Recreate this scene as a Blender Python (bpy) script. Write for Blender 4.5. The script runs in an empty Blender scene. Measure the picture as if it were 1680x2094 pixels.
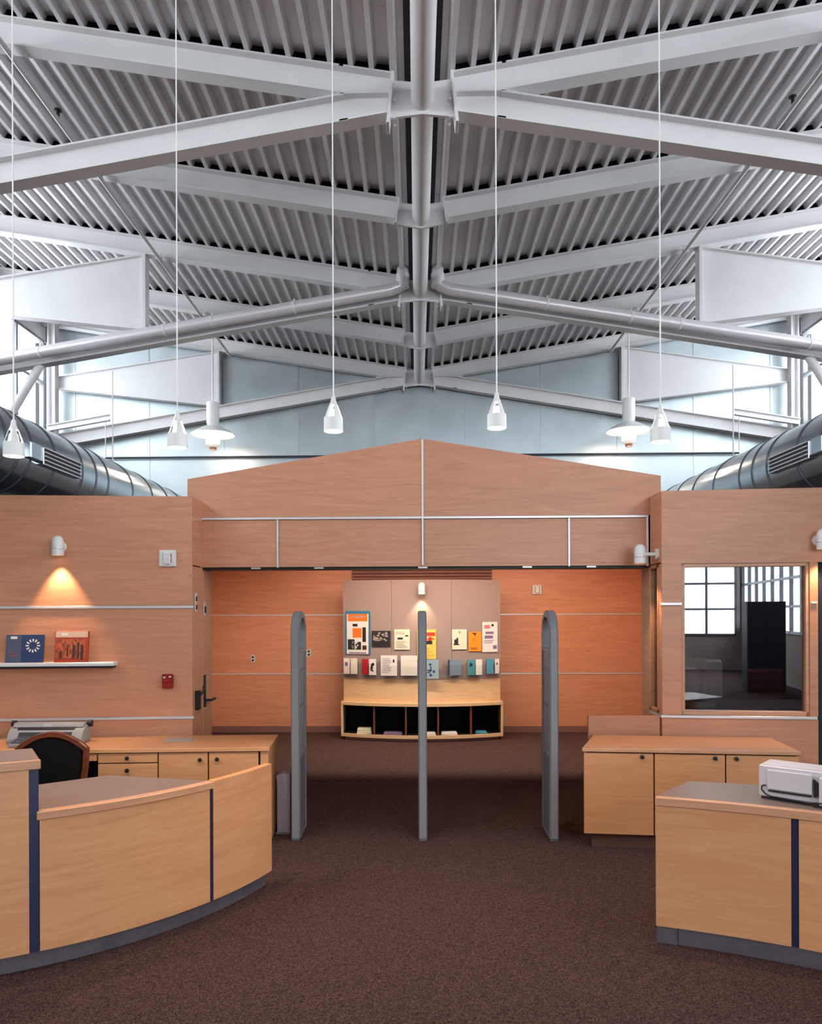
import bpy, bmesh, math, random
from mathutils import Vector, Matrix
random.seed(7)
sc = bpy.context.scene
COL = sc.collection
PI = math.pi

# ------------------------------------------------------------------ camera
cd = bpy.data.cameras.new('camera')
cam = bpy.data.objects.new('camera', cd); COL.objects.link(cam)
cam.matrix_world = Matrix.Translation((-.055, 0, 1.75)) @ Matrix.Rotation(.022, 4, 'Z') @ Matrix.Rotation(PI/2, 4, 'X') @ Matrix.Rotation(-.0035, 4, 'Z')
cd.sensor_width = 36; cd.lens = 36*1560/2094
cd.shift_x = (840-817)/2094; cd.shift_y = (1250-1047)/2094
cd.clip_start = .05; cd.clip_end = 200
sc.camera = cam
# ------------------------------------------------------------------ world / exposure
w = bpy.data.worlds.new('overcast_sky'); sc.world = w; w.use_nodes = True
bg = w.node_tree.nodes['Background']
bg.inputs[0].default_value = (.9, .96, 1, 1); bg.inputs[1].default_value = 12.0
vs = sc.view_settings
vs.view_transform = 'Standard'; vs.look = 'None'; vs.gamma = 1; vs.use_curve_mapping = False; vs.exposure = 0
sc.cycles.use_denoising = True
sc.cycles.max_bounces = 10; sc.cycles.diffuse_bounces = 5; sc.cycles.transparent_max_bounces = 16
sc.cycles.sample_clamp_indirect = 6
sc.cycles.caustics_reflective = False; sc.cycles.caustics_refractive = False

def portal(name, loc, rot, sx, sy):
    l = bpy.data.lights.new(name, 'AREA'); l.shape = 'RECTANGLE'; l.size = sx; l.size_y = sy
    l.cycles.is_portal = True
    o = bpy.data.objects.new(name, l); COL.objects.link(o); o.location = loc; o.rotation_euler = rot
portal('sky_portal', (-6.2, .7, 5.4), (0, -PI/2, 0), 1.5, 23.2)
portal('sky_portal', (6.2, .7, 5.4), (0, PI/2, 0), 1.5, 23.2)
portal('sky_portal', (6.25, -7.6, 2.5), (0, PI/2, 0), 2.6, 6.6)
portal('sky_portal', (3.5, -11.2, 3.2), (PI/2, 0, 0), 4.8, 4.4)

# ------------------------------------------------------------------ materials
def N(nt, t, **kw):
    n = nt.nodes.new(t)
    for k, v in kw.items(): setattr(n, k, v)
    return n
def pmat(name, col, rough=.5, metal=0., spec=.5, emit=None, es=0.):
    m = bpy.data.materials.new(name); m.use_nodes = True
    p = m.node_tree.nodes['Principled BSDF']
    p.inputs['Base Color'].default_value = (*col, 1); p.inputs['Roughness'].default_value = rough
    p.inputs['Metallic'].default_value = metal; p.inputs['Specular IOR Level'].default_value = spec
    if emit: p.inputs['Emission Color'].default_value = (*emit, 1); p.inputs['Emission Strength'].default_value = es
    return m
def coords(nt, scale):
    tc = N(nt, 'ShaderNodeTexCoord'); oi = N(nt, 'ShaderNodeObjectInfo')
    ml = N(nt, 'ShaderNodeMath', operation='MULTIPLY'); ml.inputs[1].default_value = 37.
    nt.links.new(oi.outputs['Random'], ml.inputs[0])
    ad = N(nt, 'ShaderNodeVectorMath', operation='ADD')
    nt.links.new(tc.outputs['Object'], ad.inputs[0]); nt.links.new(ml.outputs[0], ad.inputs[1])
    mp = N(nt, 'ShaderNodeMapping'); mp.inputs['Scale'].default_value = scale
    nt.links.new(ad.outputs[0], mp.inputs[0])
    return mp.outputs[0], oi
def noise(nt, vec, scale, detail=4., rough=.55, dist=0.):
    n = N(nt, 'ShaderNodeTexNoise'); n.inputs['Scale'].default_value = scale
    n.inputs['Detail'].default_value = detail; n.inputs['Roughness'].default_value = rough; n.inputs['Distortion'].default_value = dist
    nt.links.new(vec, n.inputs['Vector']); return n.outputs['Fac']
def ramp(nt, fac, stops):
    r = N(nt, 'ShaderNodeValToRGB')
    while len(r.color_ramp.elements) < len(stops): r.color_ramp.elements.new(.5)
    for e, (p, c) in zip(r.color_ramp.elements, stops): e.position = p; e.color = (*c, 1)
    nt.links.new(fac, r.inputs[0]); return r.outputs[0]
def wood(name, c_dark, c_mid, c_light, rough=.42, vary=.12):
    m = pmat(name, c_mid, rough); nt = m.node_tree; p = nt.nodes['Principled BSDF']
    v, oi = coords(nt, (.9, .9, 9.))
    a = noise(nt, v, 1.7, 6., .6, 1.4)
    v2, _ = coords(nt, (3., 3., 90.))
    b = noise(nt, v2, 2.0, 3., .6, .2)
    mx = N(nt, 'ShaderNodeMix', data_type='FLOAT'); mx.inputs[0].default_value = .2
    nt.links.new(a, mx.inputs[2]); nt.links.new(b, mx.inputs[3])
    col = ramp(nt, mx.outputs[0], [(.3, c_dark), (.5, c_mid), (.72, c_light)])
    hs = N(nt, 'ShaderNodeHueSaturation')
    mr = N(nt, 'ShaderNodeMapRange'); mr.inputs[3].default_value = 1-vary; mr.inputs[4].default_value = 1+vary*.7
    nt.links.new(oi.outputs['Random'], mr.inputs[0]); nt.links.new(mr.outputs[0], hs.inputs['Value'])
    nt.links.new(col, hs.inputs['Color']); nt.links.new(hs.outputs[0], p.inputs['Base Color'])
    return m
def mottled(name, c1, c2, scale, rough=(.3, .5), metal=0., stretch=(1, 1, 1), bump=0.):
    m = pmat(name, c1, rough[0], metal); nt = m.node_tree; p = nt.nodes['Principled BSDF']
    v, oi = coords(nt, stretch)
    a = noise(nt, v, scale, 5., .6)
    nt.links.new(ramp(nt, a, [(.35, c1), (.65, c2)]), p.inputs['Base Color'])
    mr = N(nt, 'ShaderNodeMapRange'); mr.inputs[1].default_value = .3; mr.inputs[2].default_value = .7
    mr.inputs[3].default_value = rough[0]; mr.inputs[4].default_value = rough[1]
    nt.links.new(a, mr.inputs[0]); nt.links.new(mr.outputs[0], p.inputs['Roughness'])
    if bump:
        bn = N(nt, 'ShaderNodeBump'); bn.inputs['Strength'].default_value = bump; bn.inputs['Distance'].default_value = .01
        nt.links.new(a, bn.inputs['Height']); nt.links.new(bn.outputs[0], p.inputs['Normal'])
    return m
def glass(name, tint, refl):
    m = bpy.data.materials.new(name); m.use_nodes = True; nt = m.node_tree; nt.nodes.clear()
    out = N(nt, 'ShaderNodeOutputMaterial'); mix = N(nt, 'ShaderNodeMixShader'); t = N(nt, 'ShaderNodeBsdfTransparent'); g = N(nt, 'ShaderNodeBsdfGlossy')
    t.inputs[0].default_value = (*tint, 1); g.inputs['Roughness'].default_value = 0.
    lw = N(nt, 'ShaderNodeLayerWeight'); lw.inputs[0].default_value = .5
    pw = N(nt, 'ShaderNodeMath', operation='POWER'); pw.inputs[1].default_value = 5.; nt.links.new(lw.outputs['Facing'], pw.inputs[0])
    mr = N(nt, 'ShaderNodeMapRange'); mr.inputs[3].default_value = refl; mr.inputs[4].default_value = 1.
    nt.links.new(pw.outputs[0], mr.inputs[0]); nt.links.new(mr.outputs[0], mix.inputs[0])
    nt.links.new(t.outputs[0], mix.inputs[1]); nt.links.new(g.outputs[0], mix.inputs[2]); nt.links.new(mix.outputs[0], out.inputs[0])
    return m
M = {}
M['wood'] = wood('maple_veneer', (.52, .218, .118), (.61, .268, .15), (.68, .32, .187), .4, .08)
M['desk'] = wood('desk_maple', (.59, .26, .115), (.66, .31, .145), (.72, .36, .18), .38, .06)
M['pale'] = wood('pale_maple', (.58, .36, .19), (.66, .43, .24), (.72, .5, .3), .38, .06)
M['edge'] = wood('maple_edge', (.5, .23, .13), (.6, .3, .17), (.66, .36, .22), .38, .06)
M['red'] = wood('cherry_stain', (.11, .025, .012), (.16, .04, .018), (.2, .055, .025), .3, .05)
M['top'] = mottled('taupe_laminate', (.18, .125, .11), (.215, .15, .13), 60., (.35, .45))
M['alu'] = pmat('brushed_aluminium', (.72, .68, .7), .35, .35)
M['steel'] = mottled('white_painted_steel', (.68, .66, .665), (.72, .7, .705), 3., (.35, .45))
M['deck'] = mottled('galvanized_deck', (.6, .575, .585), (.7, .67, .68), 2.5, (.36, .5), .35, (1, .5, 1))
M['galv'] = mottled('galvanized_sheet', (.52, .575, .6), (.6, .655, .68), 1.4, (.36, .46), .8)
M['duct'] = mottled('spiral_duct_metal', (.42, .46, .5), (.5, .54, .58), 1.5, (.16, .26), .95)
M['ring'] = pmat('duct_seam', (.12, .13, .15), .4, .8)
M['black'] = pmat('black_plastic', (.006, .006, .007), .5)
M['blackfab'] = pmat('black_fabric', (.006, .005, .006), .9, spec=.1)
M['gap_shade'] = pmat('black_gap_shade', (.004, .004, .006), .95, spec=.05)  # near-black that stands for shade in the deck flutes
M['navy'] = pmat('navy_reveal', (.018, .018, .06), .4)
M['toe'] = mottled('rubber_toe_kick', (.085, .07, .085), (.11, .09, .105), 12., (.4, .55))
M['toewood'] = pmat('stained_plinth', (.2, .09, .07), .6)
M['gate'] = pmat('grey_gate_plastic', (.19, .19, .205), .45)
M['gatedk'] = pmat('dark_grey_gate_panel', (.13, .13, .16), .5)
M['white'] = pmat('white_plastic', (.75, .74, .72), .4)
M['lamp'] = pmat('white_enamel', (.8, .79, .77), .35)
M['cream'] = pmat('device_plastic', (.6, .55, .58), .45)
M['type'] = pmat('typewriter_grey', (.3, .29, .3), .5)
M['redp'] = pmat('red_plastic', (.3, .012, .012), .35)
M['fabric'] = mottled('mauve_tack_fabric', (.27, .205, .19), (.3, .23, .215), 90., (.85, .95))
M['maroon'] = pmat('maroon_matte', (.09, .012, .01), .6)
M['dark'] = pmat('dark_interior', (.012, .009, .009), .8)
M['office'] = pmat('office_wall_paint', (.28, .22, .22), .8)
M['officedk'] = pmat('office_dark_panel', (.008, .01, .018), .6)
M['plaster'] = pmat('warm_grey_plaster', (.36, .3, .27), .8)
M['acrylic'] = glass('clear_acrylic', (.995, .99, .99), .02)
M['pane'] = glass('clear_window_glass', (.97, .99, 1.), .05)
M['mirrorpane'] = glass('dark_office_glass', (.7, .7, .72), .22)
M['glow'] = pmat('lit_diffuser', (.9, .85, .8), .4, emit=(1, .86, .7), es=9.)
M['glow2'] = pmat('warm_bulb', (.9, .85, .8), .4, emit=(1, .74, .48), es=14.)
M['orange'] = pmat('spot_lens', (.9, .5, .3), .4, emit=(1, .5, .22), es=2.5)
M['troffer'] = pmat('ceiling_light_lens', (.9, .85, .8), .4, emit=(1, .74, .5), es=6.)
def flat(name, c): 
    if name not in M: M[name] = pmat(name, c, .6)
    return M[name]
for nm, c in dict(paper_white=(.74, .69, .66), paper_cream=(.72, .66, .5), ink_black=(.01, .01, .012), ink_grey=(.3, .26, .26), print_orange=(.8, .16, .012), print_blue=(.015, .15, .3),
                  card_orange=(.8, .26, .008), card_yellow=(.78, .5, .1), print_red=(.6, .03, .015), leaflet_red=(.36, .008, .012), leaflet_teal=(.06, .25, .3), leaflet_blue=(.06, .27, .42),
                  leaflet_greyblue=(.16, .22, .3), leaflet_paleblue=(.25, .36, .42), photo_grey=(.35, .27, .25), print_violet=(.2, .12, .25), print_pink=(.55, .16, .2),
                  book_navy=(.012, .03, .11), book_slate=(.06, .075, .13), cover_red=(.42, .035, .008), cover_orange=(.6, .13, .02), cover_dark=(.05, .012, .008), cover_cream=(.6, .42, .3)).items():
    flat(nm, c)
M['cover_orange'] = mottled('cover_orange_print', (.6, .12, .02), (.16, .015, .008), 30., (.3, .4), stretch=(2, 1, 1))
def carpet():
    m = pmat('brown_loop_carpet', (.1, .06, .05), .95, spec=.1); nt = m.node_tree; p = nt.nodes['Principled BSDF']
    tc = N(nt, 'ShaderNodeTexCoord')
    mp = N(nt, 'ShaderNodeMapping'); nt.links.new(tc.outputs['Object'], mp.inputs[0]); mp.inputs['Rotation'].default_value = (0, 0, .6)
    vo = N(nt, 'ShaderNodeTexVoronoi'); vo.inputs['Scale'].default_value = 140.; nt.links.new(mp.outputs[0], vo.inputs['Vector'])
    a = noise(nt, mp.outputs[0], 1.1, 3., .5); 
    col = ramp(nt, vo.outputs['Distance'], [(.05, (.15, .088, .076)), (.45, (.086, .049, .046)), (.75, (.044, .024, .025))])
    sp = ramp(nt, vo.outputs['Color'], [(.2, (.55, .5, .5)), (.8, (1.15, 1.1, 1.05))])
    mu = N(nt, 'ShaderNodeMix', data_type='RGBA', blend_type='MULTIPLY'); mu.inputs[0].default_value = 1
    nt.links.new(col, mu.inputs[6]); nt.links.new(sp, mu.inputs[7])
    nt.links.new(mu.outputs[2], p.inputs['Base Color'])
    bn = N(nt, 'ShaderNodeBump'); bn.inputs['Strength'].default_value = .5; bn.inputs['Distance'].default_value = .006; bn.invert = True
    nt.links.new(vo.outputs['Distance'], bn.inputs['Height']); nt.links.new(bn.outputs[0], p.inputs['Normal'])
    return m
M['carpet'] = carpet()

# ------------------------------------------------------------------ mesh helpers
class MB:
    def __init__(s): s.v = []; s.f = []; s.m = []
    def add(s, vs, fs, mi=0):
        o = len(s.v); s.v += [tuple(x) for x in vs]
        for f in fs: s.f.append(tuple(i+o for i in f)); s.m.append(mi)
        return s
    def box(s, x0, x1, y0, y1, z0, z1, mi=0):
        v = [(x, y, z) for x in (x0, x1) for y in (y0, y1) for z in (z0, z1)]
        return s.add(v, [(0, 1, 3, 2), (4, 6, 7, 5), (0, 4, 5, 1), (2, 3, 7, 6), (0, 2, 6, 4), (1, 5, 7, 3)], mi)
    def prism(s, poly, axis, a0, a1, mi=0):
        n = len(poly)
        def P(u, v, a): return (a, u, v) if axis == 'x' else (u, a, v) if axis == 'y' else (u, v, a)
        vs = [P(u, v, a0) for u, v in poly]+[P(u, v, a1) for u, v in poly]
        fs = [tuple(range(n))[::-1], tuple(range(n, 2*n))]+[(i, (i+1) % n, n+(i+1) % n, n+i) for i in range(n)]
        return s.add(vs, fs, mi)
    def tube(s, pts, r, n=12, mi=0, cap=True):
        pts = [Vector(p) for p in pts]; rings = []; u = None
        rr = r if isinstance(r, (list, tuple)) else [r]*len(pts)
        for i, p in enumerate(pts):
            t = (pts[min(i+1, len(pts)-1)]-pts[max(i-1, 0)]).normalized()
            if u is None: u = t.orthogonal().normalized()
            u = (u-t*u.dot(t)).normalized(); w_ = t.cross(u)
            rings.append([p+(u*math.cos(2*PI*k/n)+w_*math.sin(2*PI*k/n))*rr[i] for k in range(n)])
        vs = [q for ring in rings for q in ring]
        fs = [(i*n+k, i*n+(k+1) % n, (i+1)*n+(k+1) % n, (i+1)*n+k) for i in range(len(pts)-1) for k in range(n)]
        if cap: fs += [tuple(range(n))[::-1], tuple((len(pts)-1)*n+k for k in range(n))]
        return s.add(vs, fs, mi)
    def lathe(s, prof, o=(0, 0, 0), n=24, mi=0, axis='z', closed=False):
        vs = []; ox, oy, oz = o
        for r, h in prof:
            for k in range(n):
                c, d = r*math.cos(2*PI*k/n), r*math.sin(2*PI*k/n)
                vs.append((ox+c, oy+d, oz+h) if axis == 'z' else (ox+c, oy+h, oz+d) if axis == 'y' else (ox+h, oy+c, oz+d))
        m = len(prof)
        fs = [(i*n+k, i*n+(k+1) % n, ((i+1) % m)*n+(k+1) % n, ((i+1) % m)*n+k) for i in range(m if closed else m-1) for k in range(n)]
        if not closed:
            if prof[0][0] > 1e-6: fs.append(tuple(range(n))[::-1])
            if prof[-1][0] > 1e-6: fs.append(tuple((m-1)*n+k for k in range(n)))
        return s.add(vs, fs, mi)
    def beam(s, a, b, up, fw, d, tf=.014, tw=.012, mi=0):
        # I section from a to b (a, b on the top-flange centre line); 'up' is the section's up direction
        a = Vector(a); b = Vector(b); t = (b-a).normalized(); up = Vector(up); up = (up-t*up.dot(t)).normalized(); sd = t.cross(up)
        for (w0, z0, z1) in ((fw/2, -tf, 0), (tw/2, -d+tf, -tf), (fw/2, -d, -d+tf)):
            vs = [p+sd*x+up*z for p in (a, b) for x in (-w0, w0) for z in (z0, z1)]
            s.add(vs, [(0, 1, 3, 2), (4, 6, 7, 5), (0, 4, 5, 1), (2, 3, 7, 6), (0, 2, 6, 4), (1, 5, 7, 3)], mi)
        return s
    def xform(s, mtx):
        s.v = [tuple(mtx @ Vector(p)) for p in s.v]; return s

def world_loc(o):
    l = Vector((0, 0, 0))
    while o: l += o.location; o = o.parent
    return l
def build(mb, name, mats, parent=None, local=False, bevel=0., smooth=35, seg=1):
    if not isinstance(mats, (list, tuple)): mats = [mats]
    mats = [M[x] if isinstance(x, str) else x for x in mats]
    v = mb.v
    loc = Vector((0, 0, 0))
    if not local:
        if parent is None:
            xs = [p[0] for p in v]; ys = [p[1] for p in v]; zs = [p[2] for p in v]
            loc = Vector(((min(xs)+max(xs))/2, (min(ys)+max(ys))/2, min(zs))); off = loc
        else: off = world_loc(parent)
        v = [(p[0]-off.x, p[1]-off.y, p[2]-off.z) for p in v]
    me = bpy.data.meshes.new(name); me.from_pydata(v, [], mb.f)
    bm = bmesh.new(); bm.from_mesh(me)
    for i, fc in enumerate(bm.faces): fc.material_index = mb.m[i]
    bmesh.ops.recalc_face_normals(bm, faces=bm.faces)
    if bevel: 
        es = [e for e in bm.edges if len(e.link_faces) == 2 and e.calc_face_angle(0) > .6]
        bmesh.ops.bevel(bm, geom=es, offset=bevel, segments=seg, profile=.6, affect='EDGES', clamp_overlap=True)
    bm.to_mesh(me); bm.free()
    for m in mats: me.materials.append(m)
    if smooth:
        me.polygons.foreach_set('use_smooth', [True]*len(me.polygons)); me.set_sharp_from_angle(angle=math.radians(smooth))
    o = bpy.data.objects.new(name, me); COL.objects.link(o); o.location = loc
    if parent: o.parent = parent
    return o
def tag(o, label=None, cat=None, group=None, kind=None):
    if label: o['label'] = label
    if cat: o['category'] = cat
    if group: o['group'] = group
    if kind: o['kind'] = kind
    return o
def thing(name, label, cat, loc=(0, 0, 0), rz=0., group=None):
    o = bpy.data.objects.new(name, None); COL.objects.link(o); o.empty_display_size = .1
    o.location = loc; o.rotation_euler = (0, 0, rz)
    return tag(o, label, cat, group)
def struct(name, label, loc=(0, 0, 0), rz=0., cat=None):
    o = bpy.data.objects.new(name, None); COL.objects.link(o); o.empty_display_size = .1
    o.location = loc; o.rotation_euler = (0, 0, rz)
    return tag(o, label, cat or name.split('_')[0], kind='structure')
def copy_tree(o, loc, rz=None, parent=None, **kw):
    c = o.copy(); COL.objects.link(c); c.parent = parent
    if loc is not None: c.location = loc
    if rz is not None: c.rotation_euler = (0, 0, rz)
    tag(c, **kw)
    for ch in list(o.children): copy_tree(ch, None, None, c)
    return c
def box(name, mat, parent, x0, x1, y0, y1, z0, z1, bevel=0., local=False): return build(MB().box(x0, x1, y0, y1, z0, z1), name, mat, parent, local, bevel)
def lbox(name, mat, parent, x0, x1, y0, y1, z0, z1, bevel=0.): return box(name, mat, parent, x0, x1, y0, y1, z0, z1, bevel, True)

# ================================================================== STRUCTURE
AX = 6.1                       # half width of the hall
Y0, Y1 = -11.0, 12.35
fl = build(MB().box(-AX-.2, AX+.2, Y0-.2, Y1+.1, -.1, 0), 'floor', 'carpet'); tag(fl, 'dark brown loop-pile carpet across the hall floor', 'floor', kind='structure')

# ---- corrugated roof deck: sheets side by side, sloping up from the central valley
roof = struct('ceiling', 'corrugated galvanized metal roof deck above the steel frames', (0, 0, 5.605), cat='ceiling')
SL = .165; ca = math.atan(SL)
def deck_sheet_mesh():
    prof = []; p = .1524; DH = .053
    for k in range(6):
        x = k*p
        prof += [(x+.002, DH), (x+.086, DH), (x+.1, 0.), (x+.138, 0.), (x+p, DH)]
    prof[-1] = (.911, DH); prof[0] = (0., DH)
    mb = MB(); n = len(prof)
    vs = [(x, y, z) for y in (Y0, Y1) for x, z in prof]+[(x, y, z+.003) for y in (Y0, Y1) for x, z in prof]
    fs = [(i, i+1, n+i+1, n+i) for i in range(n-1)]+[(2*n+i+1, 2*n+i, 3*n+i, 3*n+i+1) for i in range(n-1)]
    return mb.add(vs, fs)
first = None
for side in (1, -1):
    for k in range(7):
        if first is None: o = first = build(deck_sheet_mesh(), 'deck_sheet', 'deck', roof, local=True, smooth=0)
        else: o = first.copy(); COL.objects.link(o); o.parent = roof
        d = .10+k*.9145
        o.location = (side*d*math.cos(ca), 0 if side > 0 else Y0+Y1, d*math.sin(ca))
        o.rotation_euler = (0, -ca, 0) if side > 0 else (0, -ca, PI)
bb = MB().box(-.13, .13, Y0, Y1, .062, .075)
for s in (1, -1): bb.prism([(s*.08, .075), (s*6.6, .075+6.6*SL), (s*6.6, .11+6.6*SL), (s*.08, .11)], 'y', Y0, Y1)
build(bb, 'roof_boarding', 'dark', roof, local=True)

# ---- far end wall of galvanized sheets
we = struct('wall_end', 'galvanized sheet metal end wall under the valley roof', (0, 12.36, 0))
xs = [-6.1, -5.63, -4.41, -3.19, -1.97, -.745, 0, .745, 1.97, 3.19, 4.41, 5.63, 6.1]
for a, b in zip(xs[:-1], xs[1:]):
    a2, b2 = a+.006, b-.006
    build(MB().prism([(a2, 2.2), (b2, 2.2), (b2, 5.6+SL*abs(b)), (a2, 5.6+SL*abs(a))], 'y', 0, .03), 'sheet_panel', 'galv', we, local=True)
    if abs(b) < 6: lbox('seam_batten', 'galv', we, b-.012, b+.012, -.008, .0, 2.2, 5.55+SL*abs(b))
lbox('wall_backing', 'dark', we, -6.3, 6.3, .04, .1, 0, 6.8)

# ---- side walls with clerestory windows
for s, nm, w0 in ((-1, 'left', 3), (1, 'right', 4)):
    ws = struct('wall_side_'+nm, 'plastered side wall below the clerestory windows', (s*6.1, 0, 0))
    if s < 0: build(MB().box(-.2, 0, Y0, Y1, 0, 4.6), 'wall_body', 'plaster', ws, local=True)
    else:
        for y0_, y1_, z0_, z1_ in ((-4.3, Y1, 0, 4.6), (Y0, -4.3, 0, 1.2), (Y0, -4.3, 3.8, 4.6)): build(MB().box(0, .2, y0_, y1_, z0_, z1_), 'wall_body', 'plaster', ws, local=True)
        w6 = struct('window_6', 'low strip window in the right side wall of the reading area', (6.1, 0, 1.2))
        for k in range(9): lbox('mullion', 'ring', w6, -.04, .04, Y0+.03+k*.834-.03, Y0+.03+k*.834+.03, 0, 2.6)
        for z in (0, .6, 1.25, 2.54): lbox('transom', 'ring', w6, -.04, .04, Y0, -4.3, z, z+.06)
        for k in range(8):
            for z0_, z1_ in ((.06, .6), (.66, 1.25), (1.31, 2.54)): lbox('pane', 'pane', w6, -.004, .004, Y0+.06+k*.834, Y0+.03+(k+1)*.834-.03, z0_, z1_)
    build(MB().box(min(0, s*.2), max(0, s*.2), Y0, Y1, 6.16, 6.75), 'fascia', 'steel', ws, local=True)
    build(MB().box(min(-s*.06, s*.2), max(-s*.06, s*.2), Y0, Y1, 4.6, 4.66), 'sill', 'alu', ws, local=True)
    wn = struct('window_%d' % w0, 'long clerestory window band letting in daylight', (s*6.1, 0, 4.66))
    ys = [12.22-.8325*k for k in range(29) if 12.22-.8325*k > Y0]
    for y in ys:
        lbox('mullion', 'gate', wn, -.035, .035, y-.025, y+.025, 0, 1.5)
    for z in (0, .78, 1.46): lbox('transom', 'gate', wn, -.03, .03, Y0, 12.22, z, z+.045)
    for y in ys[1:]:
        for z0, z1 in ((.045, .78), (.825, 1.46)):
            lbox('pane', 'pane', wn, -.004, .004, y+.02, y+.8125, z0, z1)
# ---- glazed wall behind the camera
wr = struct('wall_rear', 'plastered rear wall around a tall grid of windows', (0, Y0, 0))
for a_, b_, c_, d_ in ((-6.1, 1.1, 0, 6.6), (5.9, 6.1, 0, 6.6), (1.1, 5.9, 0, 1.0), (1.1, 5.9, 5.4, 6.6)): lbox('wall_body', 'plaster', wr, a_, b_, -.15, 0, c_, d_)
w5 = struct('window_5', 'tall gridded window in the rear wall', (0, Y0, 0))
for k in range(7):
    x = 1.1+k*.8
    lbox('mullion', 'ring', w5, x-.03, x+.03, -.06, .06, 1.0, 5.4)
for z in (1.0, 1.75, 2.5, 3.3, 4.3, 5.34): lbox('transom', 'ring', w5, 1.1, 5.9, -.05, .05, z, z+.06)
for k in range(6):
    x = 1.1+k*.8
    for z0, z1 in ((1.06, 1.75), (1.81, 2.5), (2.56, 3.3), (3.36, 4.3), (4.36, 5.34)): lbox('pane', 'pane', w5, x+.03, x+.77, -.005, .005, z0, z1)

# ---- left wood panelled wall (angled 5.7 degrees)
TH = math.atan(.1)
wl = struct('wall_left', 'maple panelled wall with white metal reveals behind the left desk', (-1.908, 6.266, 0), TH)
lbox('core', 'dark', wl, -4.22, -.006, .025, .14, 0, 2.69)
for z0, z1 in ((0, .868), (.89, 1.78), (1.804, 2.705)): lbox('panel', 'wood', wl, -4.22, 0, 0, .03, z0, z1, .002)
for z in (.868, 1.781): lbox('reveal_trim', 'alu', wl, -4.22, .012, -.012, .02, z, z+.022, .002)
# ---- right wood panelled wall with office window
wrt = struct('wall_right', 'maple panelled wall around the office window', (1.941, 6.256, 0), -TH)
lbox('panel', 'wood', wrt, 0, 1.2, 0, .03, 0, .876, .002)
lbox('panel', 'wood', wrt, 0, .155, 0, .03, .9, 1.79, .002)
build(MB().prism([(0, 1.814), (.155, 1.814), (.155, 2.13), (4.15, 2.13), (4.15, 2.722), (0, 2.722)], 'y', 0, .03), 'panel', 'wood', wrt, local=True)
lbox('panel', 'wood', wrt, 1.137, 1.2, 0, .1, .9, 2.13, .002)
lbox('reveal_trim', 'alu', wrt, -.012, .155, -.012, .02, 1.791, 1.813, .002)
lbox('reveal_trim', 'alu', wrt, -.012, 1.19, -.012, .02, .877, .899, .002)
lbox('reveal_trim', 'alu', wrt, 1.145, 1.19, -.012, .005, 1.80, 1.815, .001)
lbox('core', 'dark', wrt, .006, .15, .03, .1, 0, 2.7)
lbox('core', 'dark', wrt, .15, 4.15, .03, .1, 2.14, 2.7)
lbox('core', 'dark', wrt, .15, 1.19, .03, .1, 0, .87)
wi = struct('window_1', 'office window in a wooden frame mirroring the glazed hall', (1.941, 6.256, 0), -TH)
fr = MB()
x0, x1, z0, z1 = .155, 1.137, .9, 2.13
for a, b, c, d in ((x0, x1, z1-.03, z1), (x0, x1, z0, z0+.035), (x0, x0+.028, z0, z1), (x1-.026, x1, z0, z1)): fr.box(a, b, .012, .1, c, d)
build(fr, 'frame', 'edge', wi, local=True, bevel=.003)
lbox('pane', 'mirrorpane', wi, x0+.02, x1-.02, .05, .056, z0+.03, z1-.025)
d2 = struct('door_2', 'dark glazed office door in a wooden frame', (1.941, 6.256, 0), -TH)
fr = MB()
for a, b, c, d in ((1.2, 1.26, 0, 2.13), (2.1, 2.16, 0, 2.13), (1.2, 2.16, 2.07, 2.13)): fr.box(a, b, .03, .1, c, d)
build(fr, 'frame', 'officedk', d2, local=True)
lbox('pane', 'mirrorpane', d2, 1.26, 2.1, .05, .056, 1.0, 2.07)
lbox('kick_panel', 'toe', d2, 1.26, 2.1, .045, .065, .0, 1.0)
wr2 = struct('wall_right_outer', 'maple panelled wall beyond the office door', (1.941, 6.256, 0), -TH)
lbox('panel', 'wood', wr2, 2.16, 4.15, 0, .1, 0, 2.13)

# ---- gabled header over the opening
wg = struct('wall_gable', 'gabled maple header spanning the entrance opening', (0, 6.57, 0))
hz = lambda x: 3.235-(.334/2.04)*abs(x)
for s in (-1, 1):
    pts = [(s*.008, 2.568), (s*2.036, 2.568), (s*2.036, hz(2.036)), (s*.008, 3.234)]
    build(MB().prism(pts, 'y', 0, .03), 'panel', 'wood', wg, local=True)
for a, b in ((-1.93, -1.262), (-1.246, -.009), (.009, 1.246), (1.262, 1.93)): lbox('panel', 'wood', wg, a, b, .012, .04, 2.16, 2.545, .002)
lbox('reveal_trim', 'alu', wg, -1.93, 1.93, -.006, .02, 2.546, 2.566, .002)
lbox('reveal_trim', 'alu', wg, -.008, .008, -.008, .02, 2.145, 3.225, .002)
for x in (-1.254, 1.254, -1.922, 1.922): lbox('reveal_trim', 'alu', wg, x-.008, x+.008, -.002, .02, 2.13, 2.546, .002)
lbox('soffit', 'wood', wg, -1.94, 1.94, .012, .28, 2.137, 2.16)
lbox('door_track', 'black', wg, -1.94, 1.94, .06, .26, 2.118, 2.138)
build(MB().prism([(-2.03, 2.16), (2.03, 2.16), (2.03, 2.88), (0, 3.2), (-2.03, 2.88)], 'y', .04, .28), 'core', 'dark', wg, local=True)
for x in (-1.45, -.9, -.0, .9, 1.45): lbox('track_catch', 'alu', wg, x-.04, x+.04, .03, .07, 2.122, 2.136)

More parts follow.
